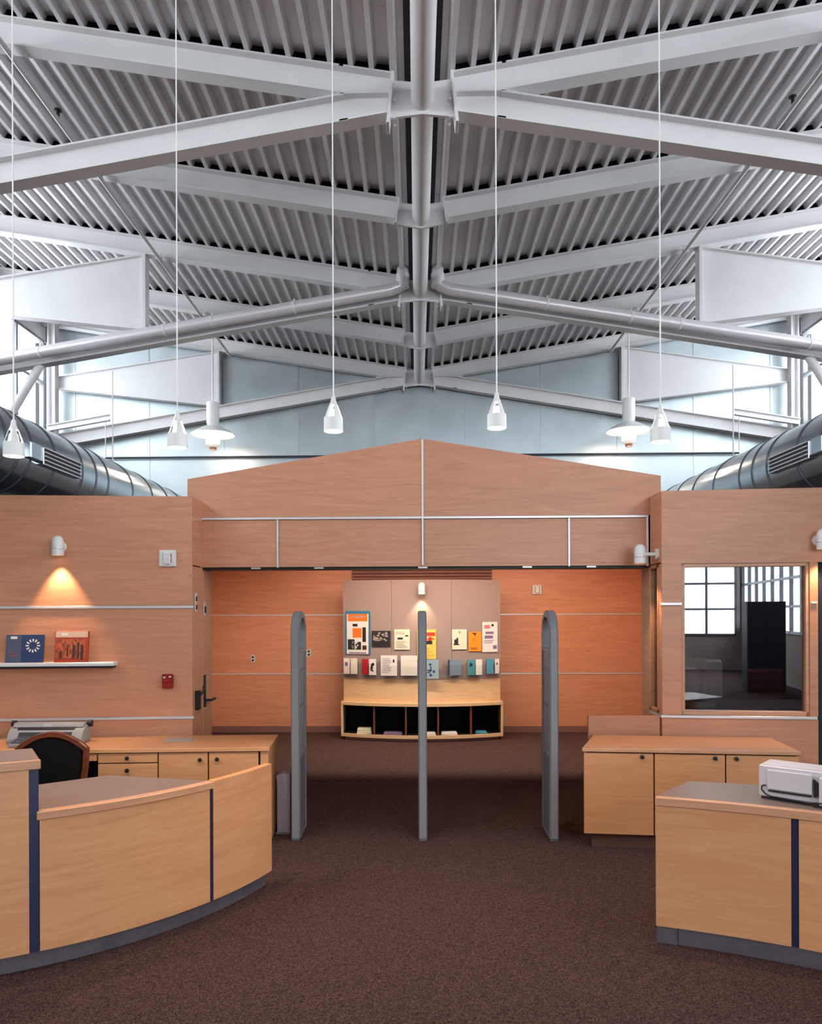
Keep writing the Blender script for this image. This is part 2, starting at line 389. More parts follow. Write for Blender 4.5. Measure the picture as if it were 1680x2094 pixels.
# ---- returns (reveals of the opening)
rl = struct('wall_return_left', 'maple reveal at the left side of the entrance opening', (-1.908, 6.266, 0))
lbox('panel', 'wood', rl, -.04, 0, .006, .31, 0, 2.13, .002)
lbox('panel', 'wood', rl, -.04, 0, .006, .31, 2.14, 2.705, .002)
lbox('jamb', 'edge', rl, -.06, -.012, .31, .6, 0, 2.13, .002)
dl = struct('door_1', 'open wooden entrance door leaf with black lever and hinges', (-1.95, 6.6, 0))
lbox('leaf', 'wood', dl, 0, .04, 0, .27, .01, 2.11, .003)
lbox('lever_plate', 'black', dl, .04, .05, .0, .05, .92, 1.2, .002)
build(MB().tube([(.05, .03, .98), (.1, .03, .98), (.1, .15, .98)], .011, 8), 'lever', 'black', dl, local=True)
lbox('latch_plate', 'alu', dl, .04, .05, 0, .05, 1.72, 1.84, .002)
lbox('closer_box', 'black', dl, .04, .054, 0.005, .05, 1.74, 1.8, .002)
lk = thing('panic_bar_latch', 'black latch box with small lever on the left door reveal', 'latch', (-1.905, 6.36, .93))
lbox('latch_body', 'black', lk, 0, .035, -.03, .03, 0, .16, .004)
build(MB().tube([(.02, 0, .11), (.06, .0, .15), (.06, .02, .2)], .01, 8), 'latch_arm', 'black', lk, local=True)
hp = thing('strike_plate', 'grey metal strike plate high on the left door reveal', 'plate', (-1.905, 6.35, 1.75))
lbox('plate_body', 'alu', hp, 0, .008, -.03, .03, 0, .16, .002); lbox('slot', 'black', hp, .008, .012, -.015, .015, .02, .06); lbox('slot', 'black', hp, .008, .012, -.015, .015, .09, .13)

rr = struct('wall_return_right', 'maple reveal at the right side of the entrance opening', (1.941, 6.256, 0))
lbox('panel', 'wood', rr, 0, .04, .006, .31, 2.14, 2.722, .002)
lbox('panel', 'wood', rr, 0, .04, .006, .31, 0, .876, .002)
lbox('panel', 'wood', rr, 0, .04, .006, .08, .9, 2.13, .002)
lbox('jamb', 'edge', rr, .012, .06, .31, .6, 0, 2.13, .002)
lbox('reveal_trim', 'alu', rr, -.01, .02, 0, .31, .877, .899)
w2 = struct('window_2', 'narrow sidelight in the right reveal of the opening', (1.941, 6.256, .9))
fr = MB()
for a, b, c, d in ((.08, .31, 1.2, 1.23), (.08, .31, 0, .03), (.08, .11, 0, 1.23), (.28, .31, 0, 1.23)): fr.box(-.006, .05, a, b, c, d)
build(fr, 'frame', 'edge', w2, local=True, bevel=.003)
lbox('pane', 'mirrorpane', w2, .024, .03, .1, .29, .02, 1.21)

# ---- foyer
fb = struct('wall_foyer', 'maple panelled foyer rear wall with white reveals', (0, 11.05, 0))
for x0, x1 in ((-3.6, 0), (0, 3.6)):
    for z0, z1 in ((.085, .836), (.856, 1.69), (1.71, 2.7)): lbox('panel', 'wood', fb, x0+.003, x1-.003, 0, .03, z0, z1, .002)
for z in (.837, 1.691): lbox('reveal_trim', 'alu', fb, -3.6, 3.6, -.008, .02, z, z+.018)
lbox('maroon_band', 'maroon', fb, -.984, 1.032, -.03, 0, 2.2, 2.352)  # flat maroon panel set on the wall face above the display stand
for k in range(3): lbox('band_slat', 'red', fb, -.984, 1.032, -.045, -.03, 2.215+k*.045, 2.235+k*.045)
bs = build(MB().box(-3.6, 3.6, 11.03, 11.05, 0, .085), 'baseboard_foyer', 'toewood'); tag(bs, 'brown carpet base strip along the foyer wall', 'baseboard', kind='structure')
for s, nm in ((-1, 'left'), (1, 'right')):
    ww = struct('wall_foyer_'+nm, 'maple side wall of the foyer', (s*3.45, 6.9, 0))
    build(MB().prism([(0, 4.15), (-s*1.35, 0), (-s*1.3, 0), (s*.06, 4.15)], 'z', 0, 2.7), 'panel', 'wood', ww, local=True)
fc = build(MB().box(-3.5, 3.5, 6.86, 11.1, 2.7, 2.76), 'ceiling_foyer', 'plaster'); tag(fc, 'flat plaster foyer ceiling behind the header', 'ceiling', kind='structure')
sb = build(MB().box(-2.75, 2.75, 8.92, 8.98, 2.25, 2.7), 'added_valance', 'wood'); tag(sb, 'unseen valance added under the foyer ceiling to shade the near carpet', 'valance', kind='structure')  # added out of view; keeps the strip light off the nearer carpet
for i, (x, lb_) in enumerate(((-1.75, 'warm strip light behind the added foyer valance toward the outlet plates'), (0, 'warm strip light behind the added foyer valance facing the display stand'), (1.75, 'warm strip light behind the added foyer valance toward the alarm strobe'))):
    t = thing('strip_light', lb_, 'light', (x, 9.12, 2.62), group='foyer valance lights')
    lbox('housing', 'white', t, -.8, .8, -.05, .05, .03, .08); lbox('lens', 'troffer', t, -.79, .79, -.04, .04, .012, .03)
    l = bpy.data.lights.new('foyer_light', 'AREA'); l.shape = 'RECTANGLE'; l.size = 1.58; l.size_y = .08; l.energy = 48; l.color = (1, .91, .74)
    lo = bpy.data.objects.new('foyer_light', l); COL.objects.link(lo); lo.location = (x, 9.12, 2.628)
# ---- office behind the right window and void behind the left wall
of = struct('wall_office', 'painted office walls seen through the dark window', (0, 0, 0))
build(MB().box(2.45, 6.0, 8.1, 8.16, 0, 2.7), 'wall_body', 'office', of, local=True)
build(MB().box(2.75, 6.0, 8.06, 8.1, 0, 2.7), 'dark_panel', 'officedk', of, local=True)
build(MB().prism([(2.06, 6.9), (2.46, 8.15), (2.5, 8.15), (2.1, 6.9)], 'z', 0, 2.7), 'wall_body', 'office', of, local=True)
cf = build(MB().prism([(2.0, 6.4), (6.0, 5.95), (6.0, 8.2), (2.4, 8.2)], 'z', 2.62, 2.68), 'ceiling_office', 'office'); tag(cf, 'office ceiling behind the right wall', 'ceiling', kind='structure')
cl = build(MB().prism([(-2.0, 6.42), (-6.0, 6.0), (-6.0, 11.0), (-2.0, 11.0)], 'z', 2.6, 2.66), 'ceiling_workroom', 'dark'); tag(cl, 'flat roof over the rooms behind the left wall', 'ceiling', kind='structure')

# ================================================================== ROOF STEEL
ridge = thing('valley_pipe', 'long grey steel pipe running along the roof valley', 'pipe', (0, 0, 5.47))
build(MB().tube([(0, Y0+.1, 0), (0, 12.26, 0)], .083, 24), 'pipe_body', 'steel', ridge, local=True)
build(MB().lathe([(.083, 0), (.078, .025), (.05, .04), (0., .045)], (0, 12.26, 0), 24, axis='y'), 'end_cap', 'steel', ridge, local=True)
FY = [5.56+1.665*k for k in range(5)]
main_lab = {0: 'white steel roof frame with crossing beams closest to the pendant cords', 2: 'white steel roof frame with triangular gussets carrying the two rain leaders', 4: 'white steel roof frame standing against the galvanized end wall'}
sec_lab = {1: 'single white rafter pair between the crossing frame and the rain leaders', 3: 'single white rafter pair between the rain leaders and the end wall'}
for k, y in enumerate(FY):
    main = k % 2 == 0
    t = thing('roof_frame' if main else 'rafter_pair', main_lab.get(k) or sec_lab[k], 'roof frame', (0, y, 5.4))
    D = .2
    for s in (-1, 1):
        xe = .22
        a = (s*xe, 0, .205+SL*xe); b = (s*6.05, 0, .205+SL*6.05); xm = .57 if main else xe
        rm = MB().beam((s*xm, 0, .205+SL*xm), b, (0, 0, 1), .13, D)
        if main: rm.prism([(s*xe, a[2]), (s*.6, .205+SL*.6), (s*.6, .191+SL*.6), (s*xe, a[2]-.014)], 'y', -.065, .065)
        rb = build(rm, 'rafter', 'steel', t, local=True)
        cm = MB(); cm.prism([(s*xe, a[2]+.001), (s*6.0, b[2]-.007), (s*6.0, b[2]+.05), (s*xe, a[2]+.05)], 'y', -.05, .05)
        build(cm, 'rib_gap_shade', 'gap_shade', rb, local=True)  # black strip painting the shade inside the flutes above the rafter
        if main:
            lb = MB().beam((s*.57, 0, .19-SL*.57), (s*6.05, 0, .19-SL*6.05), (0, 0, 1), .13, D)
            lb.prism([(s*.235, -.01-SL*.235), (s*.6, -.01-SL*.6), (s*.6, .004-SL*.6), (s*.235, .004-SL*.235)], 'y', -.065, .065)
            build(lb, 'lower_beam', 'steel', t, local=True)
            hw = MB().prism([(s*.225, .19+SL*.225), (s*.68, .19+SL*.68), (s*.68, .004-SL*.68), (s*.24, .004-SL*.24)], 'y', -.0085, .0085)
            hw.box(min(s*.235, s*.61), max(s*.235, s*.61), -.065, .065, .088, .102)
            build(hw, 'haunch', 'steel', t, local=True)
            ep = MB().prism([(s*.2, .25), (s*.222, .25), (s*.262, -.13), (s*.24, -.13)], 'y', -.075, .075)
            build(ep, 'end_plate', 'steel', t, local=True, bevel=.002)
            gp = MB().prism([(s*.0, .19), (s*.215, .215), (s*.24, -.06), (0, -.035)], 'y', -.012, .012); build(gp, 'gusset', 'steel', t, local=True)
            # post and tapering gusset beyond it
            pm = MB().box(min(s*3.2, s*3.24), max(s*3.2, s*3.24), -.065, .065, .19-SL*3.22, .005+SL*3.22); build(pm, 'post', 'steel', t, local=True, bevel=.002)
            tp = MB().prism([(s*3.24, .515), (s*5.95, .125), (s*5.95, -.02), (s*3.24, -.338)], 'y', -.012, .012)
            build(tp, 'tapered_plate', 'steel', t, local=True)
            for zz in ((.515, .125), (-.338, -.02)):
                sg = 1 if zz[0] > 0 else -1
                fm = MB().prism([(s*3.24, zz[0]), (s*5.95, zz[1]), (s*5.95, zz[1]+.014*sg), (s*3.24, zz[0]+.014*sg)], 'y', -.065, .065); build(fm, 'plate_flange', 'steel', t, local=True)
            for by in (-.045, .045):
                for bz in (.17, .05, -.08): build(MB().tube([(s*.195-0, by, bz), (s*.205, by, bz)], .011, 6), 'bolt', 'steel', t, local=True)
        else:
            ep = MB().prism([(s*.2, .245), (s*.218, .245), (s*.248, .0), (s*.23, .0)], 'y', -.07, .07); build(ep, 'end_plate', 'steel', t, local=True)
            gp = MB().prism([(s*.0, .19), (s*.21, .215), (s*.235, .01), (0, -.03)], 'y', -.012, .012); build(gp, 'gusset', 'steel', t, local=True)
# corner columns at the clerestory
for s in (-1, 1):
    c = thing('corner_column', 'white steel column in the far %s corner beside the clerestory' % ('left' if s < 0 else 'right'), 'column', (s*5.88, 12.14, 4.45))
    build(MB().box(-.05, .05, -.012, .012, 0, 2.05).box(-.06, -.046, -.07, .07, 0, 2.05).box(.046, .06, -.07, .07, 0, 2.05), 'shaft', 'steel', c, local=True)
    lbox('cap_plate', 'steel', c, -.1, .1, -.08, .08, 2.05, 2.07)
    g = thing('duct_hanger', 'small white hanger beam with a drop rod over the %s duct' % ('left' if s < 0 else 'right'), 'hanger', (s*4.95, 12.08, 4.25))
    build(MB().beam((0, 0, .66), (s*1.0, 0, .66-SL*1.0), (0, 0, 1), .08, .1), 'hanger_beam', 'steel', g, local=True)
    build(MB().tube([(s*.06, 0, 0), (s*.06, 0, .6)], .008, 6), 'drop_rod', 'steel', g, local=True)
    st = thing('diagonal_strut', 'white tubular strut sloping down from the %s lower beam to the wall' % ('left' if s < 0 else 'right'), 'strut', (s*5.5, 8.89, 2.98))
    build(MB().tube([(0, 0, 0), (s*-1.03, 0, 1.69)], .05, 12), 'tube_body', 'steel', st, local=True)
    lbox('base_plate', 'steel', st, -.1, .1, -.08, .08, -.03, .0)
# rain leaders
for s in (-1, 1):
    t = thing('rain_leader', 'grey drain pipe elbowing down beside the valley and out along the %s beam' % ('left' if s < 0 else 'right'), 'pipe', (s*.2, 8.74, 5.36))
    f_ = lambda x: .125-SL*(x-.2)
    pts = [(0, 0, .42), (0, 0, .19)]+[(s*(.08-.08*math.cos(a)), 0, .19-.09*math.sin(a)) for a in (.3, .6, .9, 1.2, 1.45)]+[(s*x_, 0, f_(x_+.2)-.03) for x_ in (.14, .2, .4, 1, 2, 3, 4, 5, 5.7)]
    build(MB().tube([(p[0], p[1], p[2]) for p in pts], .068, 18), 'pipe_body', 'alu', t, local=True)
    build(MB().tube([(0, 0, .1), (0, 0, .25)], .078, 18), 'elbow_sleeve', 'alu', t, local=True)
    for x in (1.25, 2.2, 2.75, 4.2):
        build(MB().tube([(s*(x-.012), 0, f_(x+.2)-.03), (s*(x+.012), 0, f_(x+.2)-.03-.024*SL)], .073, 18).box(s*x-.008, s*x+.008, .0, .09, f_(x+.2)-.02, f_(x+.2)+.07), 'pipe_clamp', 'steel', t, local=True)
# sprinkler mains
for s in (-1, 1):
    t = thing('sprinkler_pipe', 'thin white sprinkler pipe running under the %s rafters' % ('left' if s < 0 else 'right'), 'pipe', (s*3.03, 0, 5.86))
    build(MB().tube([(0, Y0+.2, 0), (0, 12.2, 0)], .02, 10), 'pipe_body', 'steel', t, local=True)
    for y in (6.3, 9.9):
        build(MB().tube([(0, y, 0), (0, y, .07)], .014, 8).lathe([(.0, .07), (.03, .075), (.03, .085), (0, .09)], (0, y, 0), 10), 'sprinkler_head', 'black', t, local=True)
    for y in FY[1:]:
        build(MB().tube([(-.03, y-.1, -.01), (-.03, y-.1, .06), (.03, y-.1, .06), (.03, y-.1, -.01)], .006, 6), 'pipe_hanger', 'steel', t, local=True)
# wall rails on the metal wall
for s, xa, xb in ((-1, -5.1, -1.4), (1, 1.4, 5.1)):
    build_ = build(MB().tube([(xa, 12.3, 4.26), (xb, 12.3, 4.26)], .017, 8), 'conduit', 'ring')
    tag(build_, 'thin dark conduit across the %s half of the metal end wall' % ('left' if s < 0 else 'right'), 'conduit')

# ================================================================== DUCTS
def duct(s, lab):
    t = thing('air_duct', lab, 'duct', (s*3.98, 6.2, 3.25))
    R = .4; L0, L1 = -1.2, 6.05
    build(MB().lathe([(R, L0), (R, L1)], (0, 0, 0), 64, axis='y'), 'duct_shell', 'duct', t, local=True)
    for y in (.28, .52, .73, 1.19, 1.8, 2.15, 2.48, 3.23, 3.95, 4.62, 5.3):
        build(MB().lathe([(R-.002, -.012), (R+.009, -.008), (R+.009, .008), (R-.002, .012)], (0, y, 0), 64, axis='y'), 'seam_ring', 'ring', t, local=True)
    # register boot + louvres on the side facing the room
    xi = -s*(R+.06)
    g = build(MB().box(min(xi, xi+s*.2), max(xi, xi+s*.2), .83, 1.62, -.12, .04), 'register', 'duct', t, local=True, bevel=.004)
    for z in (-.105, -.067, -.029, .009): build(MB().box(min(xi, xi-s*.004), max(xi, xi-s*.004), .86, 1.6, z, z+.02), 'louvre_slot', 'black', g, local=True)
    for z in (-.118, -.08, -.042, -.004, .034): build(MB().box(min(xi, xi-s*.014), max(xi, xi-s*.014), .84, 1.61, z-.004, z+.006), 'louvre_blade', 'alu', g, local=True)
    build(MB().box(min(xi+s*.01, xi+s*.2), max(xi+s*.01, xi+s*.2), .62, .83, -.1, .05), 'register_boot', 'duct', t, local=True, bevel=.01)
    for y in (.3, 3.6): build(MB().tube([(0, y, R), (0, y, 1.62-SL*.0)], .008, 6), 'hanger_rod', 'steel', t, local=True)
    return t
duct(-1, 'large round metal duct with slotted register above the left wall')
duct(1, 'large round metal duct with slotted register above the right wall')

# ================================================================== LAMPS
def pendant():
    t = thing('pendant_lamp', 'x', 'lamp', (0, 0, 0), group='small cone pendants on long cords')
    # shade: upper cone with open slots between four ribs, frosted ring at the bottom
    cone = MB()
    for q in range(4):
        for h in range(2):
            a0 = q*PI/2+h*.42+.2; a1 = a0+.42
            vs = []
            for r, z in ((.012, .185), (.03, .14), (.053, .075)):
                for a in (a0, a1): vs.append((r*math.cos(a), r*math.sin(a), z))
            cone.add(vs, [(0, 1, 3, 2), (2, 3, 5, 4)])
    cone.lathe([(.006, .21), (.012, .2), (.016, .175), (.026, .15), (.024, .15), (.008, .18)], n=20, closed=True)
    build(cone, 'shade', 'lamp', t, local=True)
    build(MB().lathe([(.0, .13), (.022, .125), (.03, .08), (.03, .05), (.0, .045)], n=20), 'bulb', 'glow', t, local=True)
    build(MB().lathe([(.055, .078), (.056, .02), (.057, .0), (.054, .0), (.052, .02), (.052, .078)], n=28, closed=True), 'glass_ring', 'lamp', t, local=True)
    build(MB().lathe([(.0, .012), (.051, .012), (.0515, .004), (0, .002)], n=28), 'diffuser', 'glow', t, local=True)
    return t
pspots = [(-2.32, 4.25, 2.63), (-1.42, 4.34, 2.69), (-.533, 4.42, 2.795), (.412, 4.42, 2.805), (1.325, 4.34, 2.70)]
plab = ['white cone pendant hanging in front of the left air duct', 'white cone pendant hanging beside the dish lamp over the left desk', 'white cone pendant hanging just left of the gable peak',
        'white cone pendant hanging just right of the gable peak', 'white cone pendant hanging beside the dish lamp toward the right duct']
p0 = pendant()
for i, (x, y, z) in enumerate(pspots):
    o = p0 if i == 0 else copy_tree(p0, None)
    o.location = (x, y, z); o['label'] = plab[i]
for i, (x, y, z) in enumerate(pspots):
    root = [o for o in COL.objects if o.get('label') == plab[i]][0]
    build(MB().tube([(0, 0, .2), (0, 0, 5.6+SL*abs(x)-z+.02)], .0042, 6), 'cord', 'lamp', root, local=True)
    l = bpy.data.lights.new('pendant_bulb', 'SPOT'); l.energy = 75; l.color = (1, .82, .64); l.spot_size = 1.9; l.spot_blend = .8; l.shadow_soft_size = .04
    lo = bpy.data.objects.new('pendant_bulb', l); COL.objects.link(lo); lo.location = (x, y, z-.01)
def dish(s, lab):
    t = thing('dish_lamp', lab, 'lamp', (s*3.158, 11.6, 4.2), group='dish pendants over the foyer roof')
    build(MB().tube([(0, 0, .74), (0, 0, 5.6+SL*3.16-4.2)], .012, 8), 'stem', 'lamp', t, local=True)
    build(MB().lathe([(0, .76), (.092, .75), (.095, .72), (.095, .44), (.08, .4), (0, .4)], n=24), 'ballast_can', 'lamp', t, local=True)
    build(MB().lathe([(.08, .4), (.16, .365), (.26, .31), (.335, .262), (.335, .252), (.26, .296), (.16, .345), (.07, .38)], n=40, closed=True), 'dish_shade', 'lamp', t, local=True)
    build(MB().lathe([(0., .27), (.3, .268), (.3, .262), (0, .255)], n=40), 'diffuser', 'glow', t, local=True)
    build(MB().lathe([(.03, .262), (.03, .2), (.1, .19), (.11, .165), (.1, .1), (.06, .065), (0., .06)], n=24), 'lower_bowl', 'lamp', t, local=True)
    build(MB().lathe([(.0, .065), (.055, .06), (.05, .025), (.0, .02)], n=20), 'bowl_tip', flat('tip_copper', (.4, .16, .1)), t, local=True)
    l = bpy.data.lights.new('dish_bulb', 'POINT'); l.energy = 8; l.color = (1, .85, .7); l.shadow_soft_size = .1
    lo = bpy.data.objects.new('dish_bulb', l); COL.objects.link(lo); lo.location = (s*3.158, 11.6, 4.24)
dish(-1, 'white dish pendant with cylinder top hanging near the left duct'); dish(1, 'white dish pendant with cylinder top hanging near the right duct')

def spotlight(loc, rz, lab, arm=.09, power=14, aim=.0, size=1.3):
    t = thing('wall_spotlight', lab, 'lamp', loc, rz, 'bullet wall spotlights')
    y = -arm-.045
    build(MB().lathe([(0, 0), (.045, .0), (.045, -.015), (.03, -.02), (0, -.02)], (0, 0, .0), 18, axis='y'), 'wall_plate', 'lamp', t, local=True)
    build(MB().tube([(0, -.015, 0), (0, y, 0)], .016, 10), 'arm', 'lamp', t, local=True)
    prof = [(.0, .085), (.02, .082), (.038, .066), (.046, .04), (.047, .0), (.047, -.075), (.043, -.075), (.04, -.06), (0., -.055)]
    build(MB().lathe(prof, (0, y, 0), 22), 'bullet_shade', 'lamp', t, local=True)
    build(MB().lathe([(.0485, .0), (.0495, -.003), (.0495, -.012), (.0485, -.015)], (0, y, -.01), 22), 'shade_ring', 'alu', t, local=True)
    build(MB().lathe([(0, -.062), (.04, -.064), (.04, -.068), (0, -.07)], (0, y, 0), 18), 'lens', 'orange', t, local=True)
    l = bpy.data.lights.new('wall_spot', 'SPOT'); l.energy = power; l.color = (1, .64, .38); l.spot_size = size; l.spot_blend = .55; l.shadow_soft_size = .025
    lo = bpy.data.objects.new('wall_spot', l); COL.objects.link(lo); lo.parent = t; lo.location = (0, y, -.078); lo.rotation_euler = (aim, 0, 0)
    return t
spotlight((-2.95, 6.162, 2.285), TH, 'white bullet spotlight on the left wall above the two books', .03, 48)
spotlight((3.135, 6.137, 2.30), -TH, 'white bullet spotlight on the right wall above the office window', .05, 40)
spotlight((1.941, 6.36, 2.215), PI/2+PI, 'white bullet spotlight on an arm at the right reveal of the opening', .1, 25, 0)

# ================================================================== WALL FITTINGS
def strobe(loc, rz, lab):
    t = thing('alarm_strobe', lab, 'alarm', loc, rz, 'fire alarm strobes')
    lbox('back_plate', 'white', t, -.068, .068, -.03, 0, -.068, .068, .006)
    lbox('lens_housing', 'lamp', t, -.028, .028, -.055, -.03, -.05, .05, .005)
    for z in (-.028, 0, .028): lbox('strobe_lens', 'alu', t, -.02, .02, -.058, -.054, z-.008, z+.008)
    for x, z in ((-.03, .02), (.03, .02), (-.03, -.02), (.03, -.02)): lbox('grille_slot', 'print_red', t, x-.004, x+.004, -.0315, -.0295, z-.018, z+.018)
strobe((-2.1, 6.246, 2.192), TH, 'square white alarm strobe on the left wall near the corner')
strobe((1.68, 11.05, 2.054), 0, 'square white alarm strobe on the foyer wall right of the display')
t = thing('fire_pull_station', 'red fire alarm pull station on the left wall', 'alarm', (-2.1, 6.246, 1.123), TH)
lbox('body', 'redp', t, -.043, .043, -.045, 0, 0, .118, .006); lbox('pull_handle', 'redp', t, -.034, .034, -.06, -.045, .05, .085, .004); lbox('white_mark', 'white', t, -.03, -.012, -.0615, -.059, .088, .098); lbox('white_mark', 'white', t, .012, .03, -.0465, -.044, .092, .102)
def outlet(loc, lab):
    t = thing('outlet_plate', lab, 'outlet', loc)
    lbox('plate', 'alu', t, -.035, .035, -.008, 0, -.055, .055, .003)
    for z in (-.025, .022): lbox('socket', 'black', t, -.015, .015, -.0095, -.0075, z-.014, z+.014)
outlet((-2.436, 11.05, 1.067), 'small outlet plate low on the foyer wall left of the gates')
outlet((-1.62, 11.05, 1.15), 'small switch plate on the foyer wall beside the left gate')

sh = thing('wall_shelf', 'white metal ledge shelf on the left wall holding two books', 'shelf', (-2.97, 6.155, 1.318), TH)
lbox('ledge', 'alu', sh, -1.25, .464, -.1, 0, .0, .03, .003); lbox('ledge_underside', 'black', sh, -1.25, .455, -.09, 0, -.018, .0); lbox('end_cap', 'white', sh, .464, .47, -.1, 0, .0, .03, .002); lbox('lip', 'white', sh, -1.25, .464, -.106, -.1, .0, .022, .001)
def leaned_book(name, lab, x, wd, hh, mats, extra):
    t = thing(name, lab, 'book', (-2.97+x*math.cos(TH), 6.155+x*math.sin(TH)-.075, 1.348), TH)
    t.rotation_euler = (-.16, 0, TH)
    lbox('cover', mats[0], t, -wd/2, wd/2, -.012, .012, 0, hh, .002)
    lbox('page_block', 'paper_cream', t, -wd/2+.004, wd/2-.002, -.009, .009, hh-.001, hh+.001)
    extra(t, wd, hh)
def bk1(t, wd, hh):
    lbox('cover_panel', 'book_slate', t, -wd/2, -wd/2+.12, -.0135, -.011, 0.004, hh-.004)
    lbox('title_block', 'paper_white', t, -wd/2+.035, -wd/2+.085, -.015, -.013, hh-.035, hh-.015)
    for z in (.05, .075): lbox('cover_stripe', 'cover_red', t, -wd/2+.03, -wd/2+.09, -.0145, -.013, z, z+.006)
    ring = MB()
    for k in range(12):
        a = k*PI/6; c, s_ = math.cos(a), math.sin(a)
        p = [(.032, -.004), (.055, -.0065), (.055, .0065), (.032, .004)]
        ring.prism([(.065+c*u-s_*v, .6*hh+s_*u+c*v) for u, v in p], 'y', -.0145, -.012)
    build(ring, 'ray_ring', 'paper_white', t, local=True)
def bk2(t, wd, hh):
    lbox('cover_band', 'cover_orange', t, -wd/2+.01, wd/2-.02, -.0135, -.011, .03, hh-.07)
    lbox('cover_band', 'cover_cream', t, -wd/2+.005, wd/2-.005, -.0135, -.011, hh-.055, hh-.005)
    for k, (x, z, w_, h_) in enumerate([(.02, .03, .02, .11), (.055, .03, .015, .13), (-.03, .05, .012, .09), (.085, .02, .02, .12), (-.08, .03, .02, .06)]): lbox('cover_figure', 'cover_dark', t, x-w_/2, x+w_/2, -.0145, -.013, z, z+h_)
    lbox('title_block', 'paper_white', t, -.08, -.03, -.0145, -.013, hh-.04, hh-.02)
leaned_book('propped_book', 'dark blue book with a white ray ring propped on the ledge', -.235, .29, .225, ['book_navy'], bk1)
leaned_book('propped_book', 'red and orange picture book propped on the ledge', .13, .262, .255, ['cover_red'], bk2)

# ================================================================== DISPLAY KIOSK
KR = 2.6
def ky(x, base): return base+KR-math.sqrt(max(KR*KR-x*x, .01))
def arcslab(x0, x1, base, th, z0, z1, n=20, mb=None, mi=0):
    mb = mb or MB()
    xs_ = [x0+(x1-x0)*i/n for i in range(n+1)]
    poly = [(x, ky(x, base)) for x in xs_]+[(x, ky(x, base)+th) for x in reversed(xs_)]
    n2 = n+1; vs = [(x, y, z) for z in (z0, z1) for x, y in poly]; m = len(poly)
    fs = []
    for i in range(n):
        j = m-1-i
        fs += [(i, i+1, m+i+1, m+i), (j, m+j, m+j-1, j-1), (i, j, j-1, i+1), (m+i, m+i+1, m+j-1, m+j)]
    fs += [(0, m, 2*m-1, m-1), (n, n+1, m+n+1, m+n)]
    return mb.add(vs, fs, mi)
kx = .013
kk = thing('display_kiosk', 'curved display stand with fabric board and five black cubbies', 'display stand', (kx, 10.17, 0))
def kp(name, mat, x0, x1, b, th, z0, z1, parent=None, n=20): return build(arcslab(x0, x1, b, th, z0, z1, n), name, mat, parent or kk, local=True)
kp('toe_kick', 'toewood', -1.05, 1.05, .05, .3, 0, .045)
kp('bottom_shelf', 'pale', -1.105, 1.105, .0, .38, .045, .085)
kp('top_shelf', 'pale', -1.105, 1.105, .0, .38, .475, .515)
kp('back_panel', 'blackfab', -1.08, 1.08, .34, .02, .085, .475)
for s in (-1, 1): build(MB().box(min(s*1.075, s*1.105), max(s*1.075, s*1.105), ky(1.1, 0), ky(1.1, 0)+.36, .085, .475), 'end_panel', 'pale', kk, local=True)
for x in (-.646, -.216, .216, .66): build(MB().box(x-.011, x+.011, ky(x, .03), ky(x, .03)+.33, .085, .475), 'divider', 'red', kk, local=True)
for a, b in ((-1.075, -.657), (-.635, -.227), (-.205, .205), (.227, .649), (.671, 1.075)):
    kp('cubby_lining', 'blackfab', a, b, .05, .3, .468, .475, n=4); kp('cubby_lining', 'blackfab', a, b, .05, .3, .0855, .088, n=4)
kp('wood_band', 'pale', -1.075, 1.075, .09, .06, .515, .84)
for a, b in ((-1.078, -.405), (-.402, .402), (.405, 1.078)): kp('fabric_panel', 'fabric', a, b, .08, .07, .84, 2.175, n=10)
sp = spotlight((kx, 10.17+.08, 2.05), 0, 'white bullet spotlight on the fabric display board', .03, 24, 0, 1.5)
def on_board(name, lab, cat, xc, w_, z0, z1, mat, off=.012, group=None, depth=.004):
    y = ky(xc-kx, 10.17+.08)-off
    a = math.asin((xc-kx)/KR)
    t = thing(name, lab, cat, (xc, y, z0), a, group)
    lbox('sheet', mat, t, -w_/2, w_/2, -depth, 0, 0, z1-z0)
    return t, w_, z1-z0
def prints(t, w_, h, lst, d=.0055):
    by = {}
    for x0, x1, z0, z1, m in lst: by.setdefault(m, MB()).box((x0-.5)*w_, (x1-.5)*w_, -d, -.0035, z0*h, z1*h)
    for m, mb in by.items(): build(mb, 'print', m, t, local=True)
def blobs(n, x0, x1, z0, z1, m, seed, s=.09):
    r = random.Random(seed); o = []
    for _ in range(n):
        x = r.uniform(x0, x1-s); z = r.uniform(z0, z1-s*.7); o.append((x, min(x1, x+r.uniform(.3, 1)*s), z, min(z1, z+r.uniform(.3, 1)*s*.7), m))
    return o
def lines(x0, x1, z0, z1, n, m, seed):
    r = random.Random(seed); o = []
    for i in range(n):
        z = z0+(z1-z0)*i/n; o.append((x0, x0+(x1-x0)*r.uniform(.6, 1), z, z+(z1-z0)/n*.4, m))
    return o
PG = 'posters pinned to the display board'
t, a, b = on_board('poster', 'large blue-bordered poster with orange blocks on display board', 'poster', -.858, .365, 1.17, 1.757, 'print_blue', group=PG)
prints(t, a, b, [(.06, .94, .0, .93, 'paper_white')], .0045)
prints(t, a, b, [(.1, .9, .76, .93, 'print_orange'), (.3, .66, .38, .6, 'print_orange'), (.25, .75, .84, .89, 'paper_white'), (.7, .84, .28, .62, 'ink_black'), (.1, .38, .1, .34, 'ink_black'), (.42, .64, .1, .28, 'ink_black'), (.7, .86, .1, .2, 'cover_dark'), (.15, .85, .015, .04, 'print_violet'), (.3, .5, .64, .7, 'ink_black')]+blobs(9, .12, .64, .12, .33, 'paper_white', 3, .1), .0062)
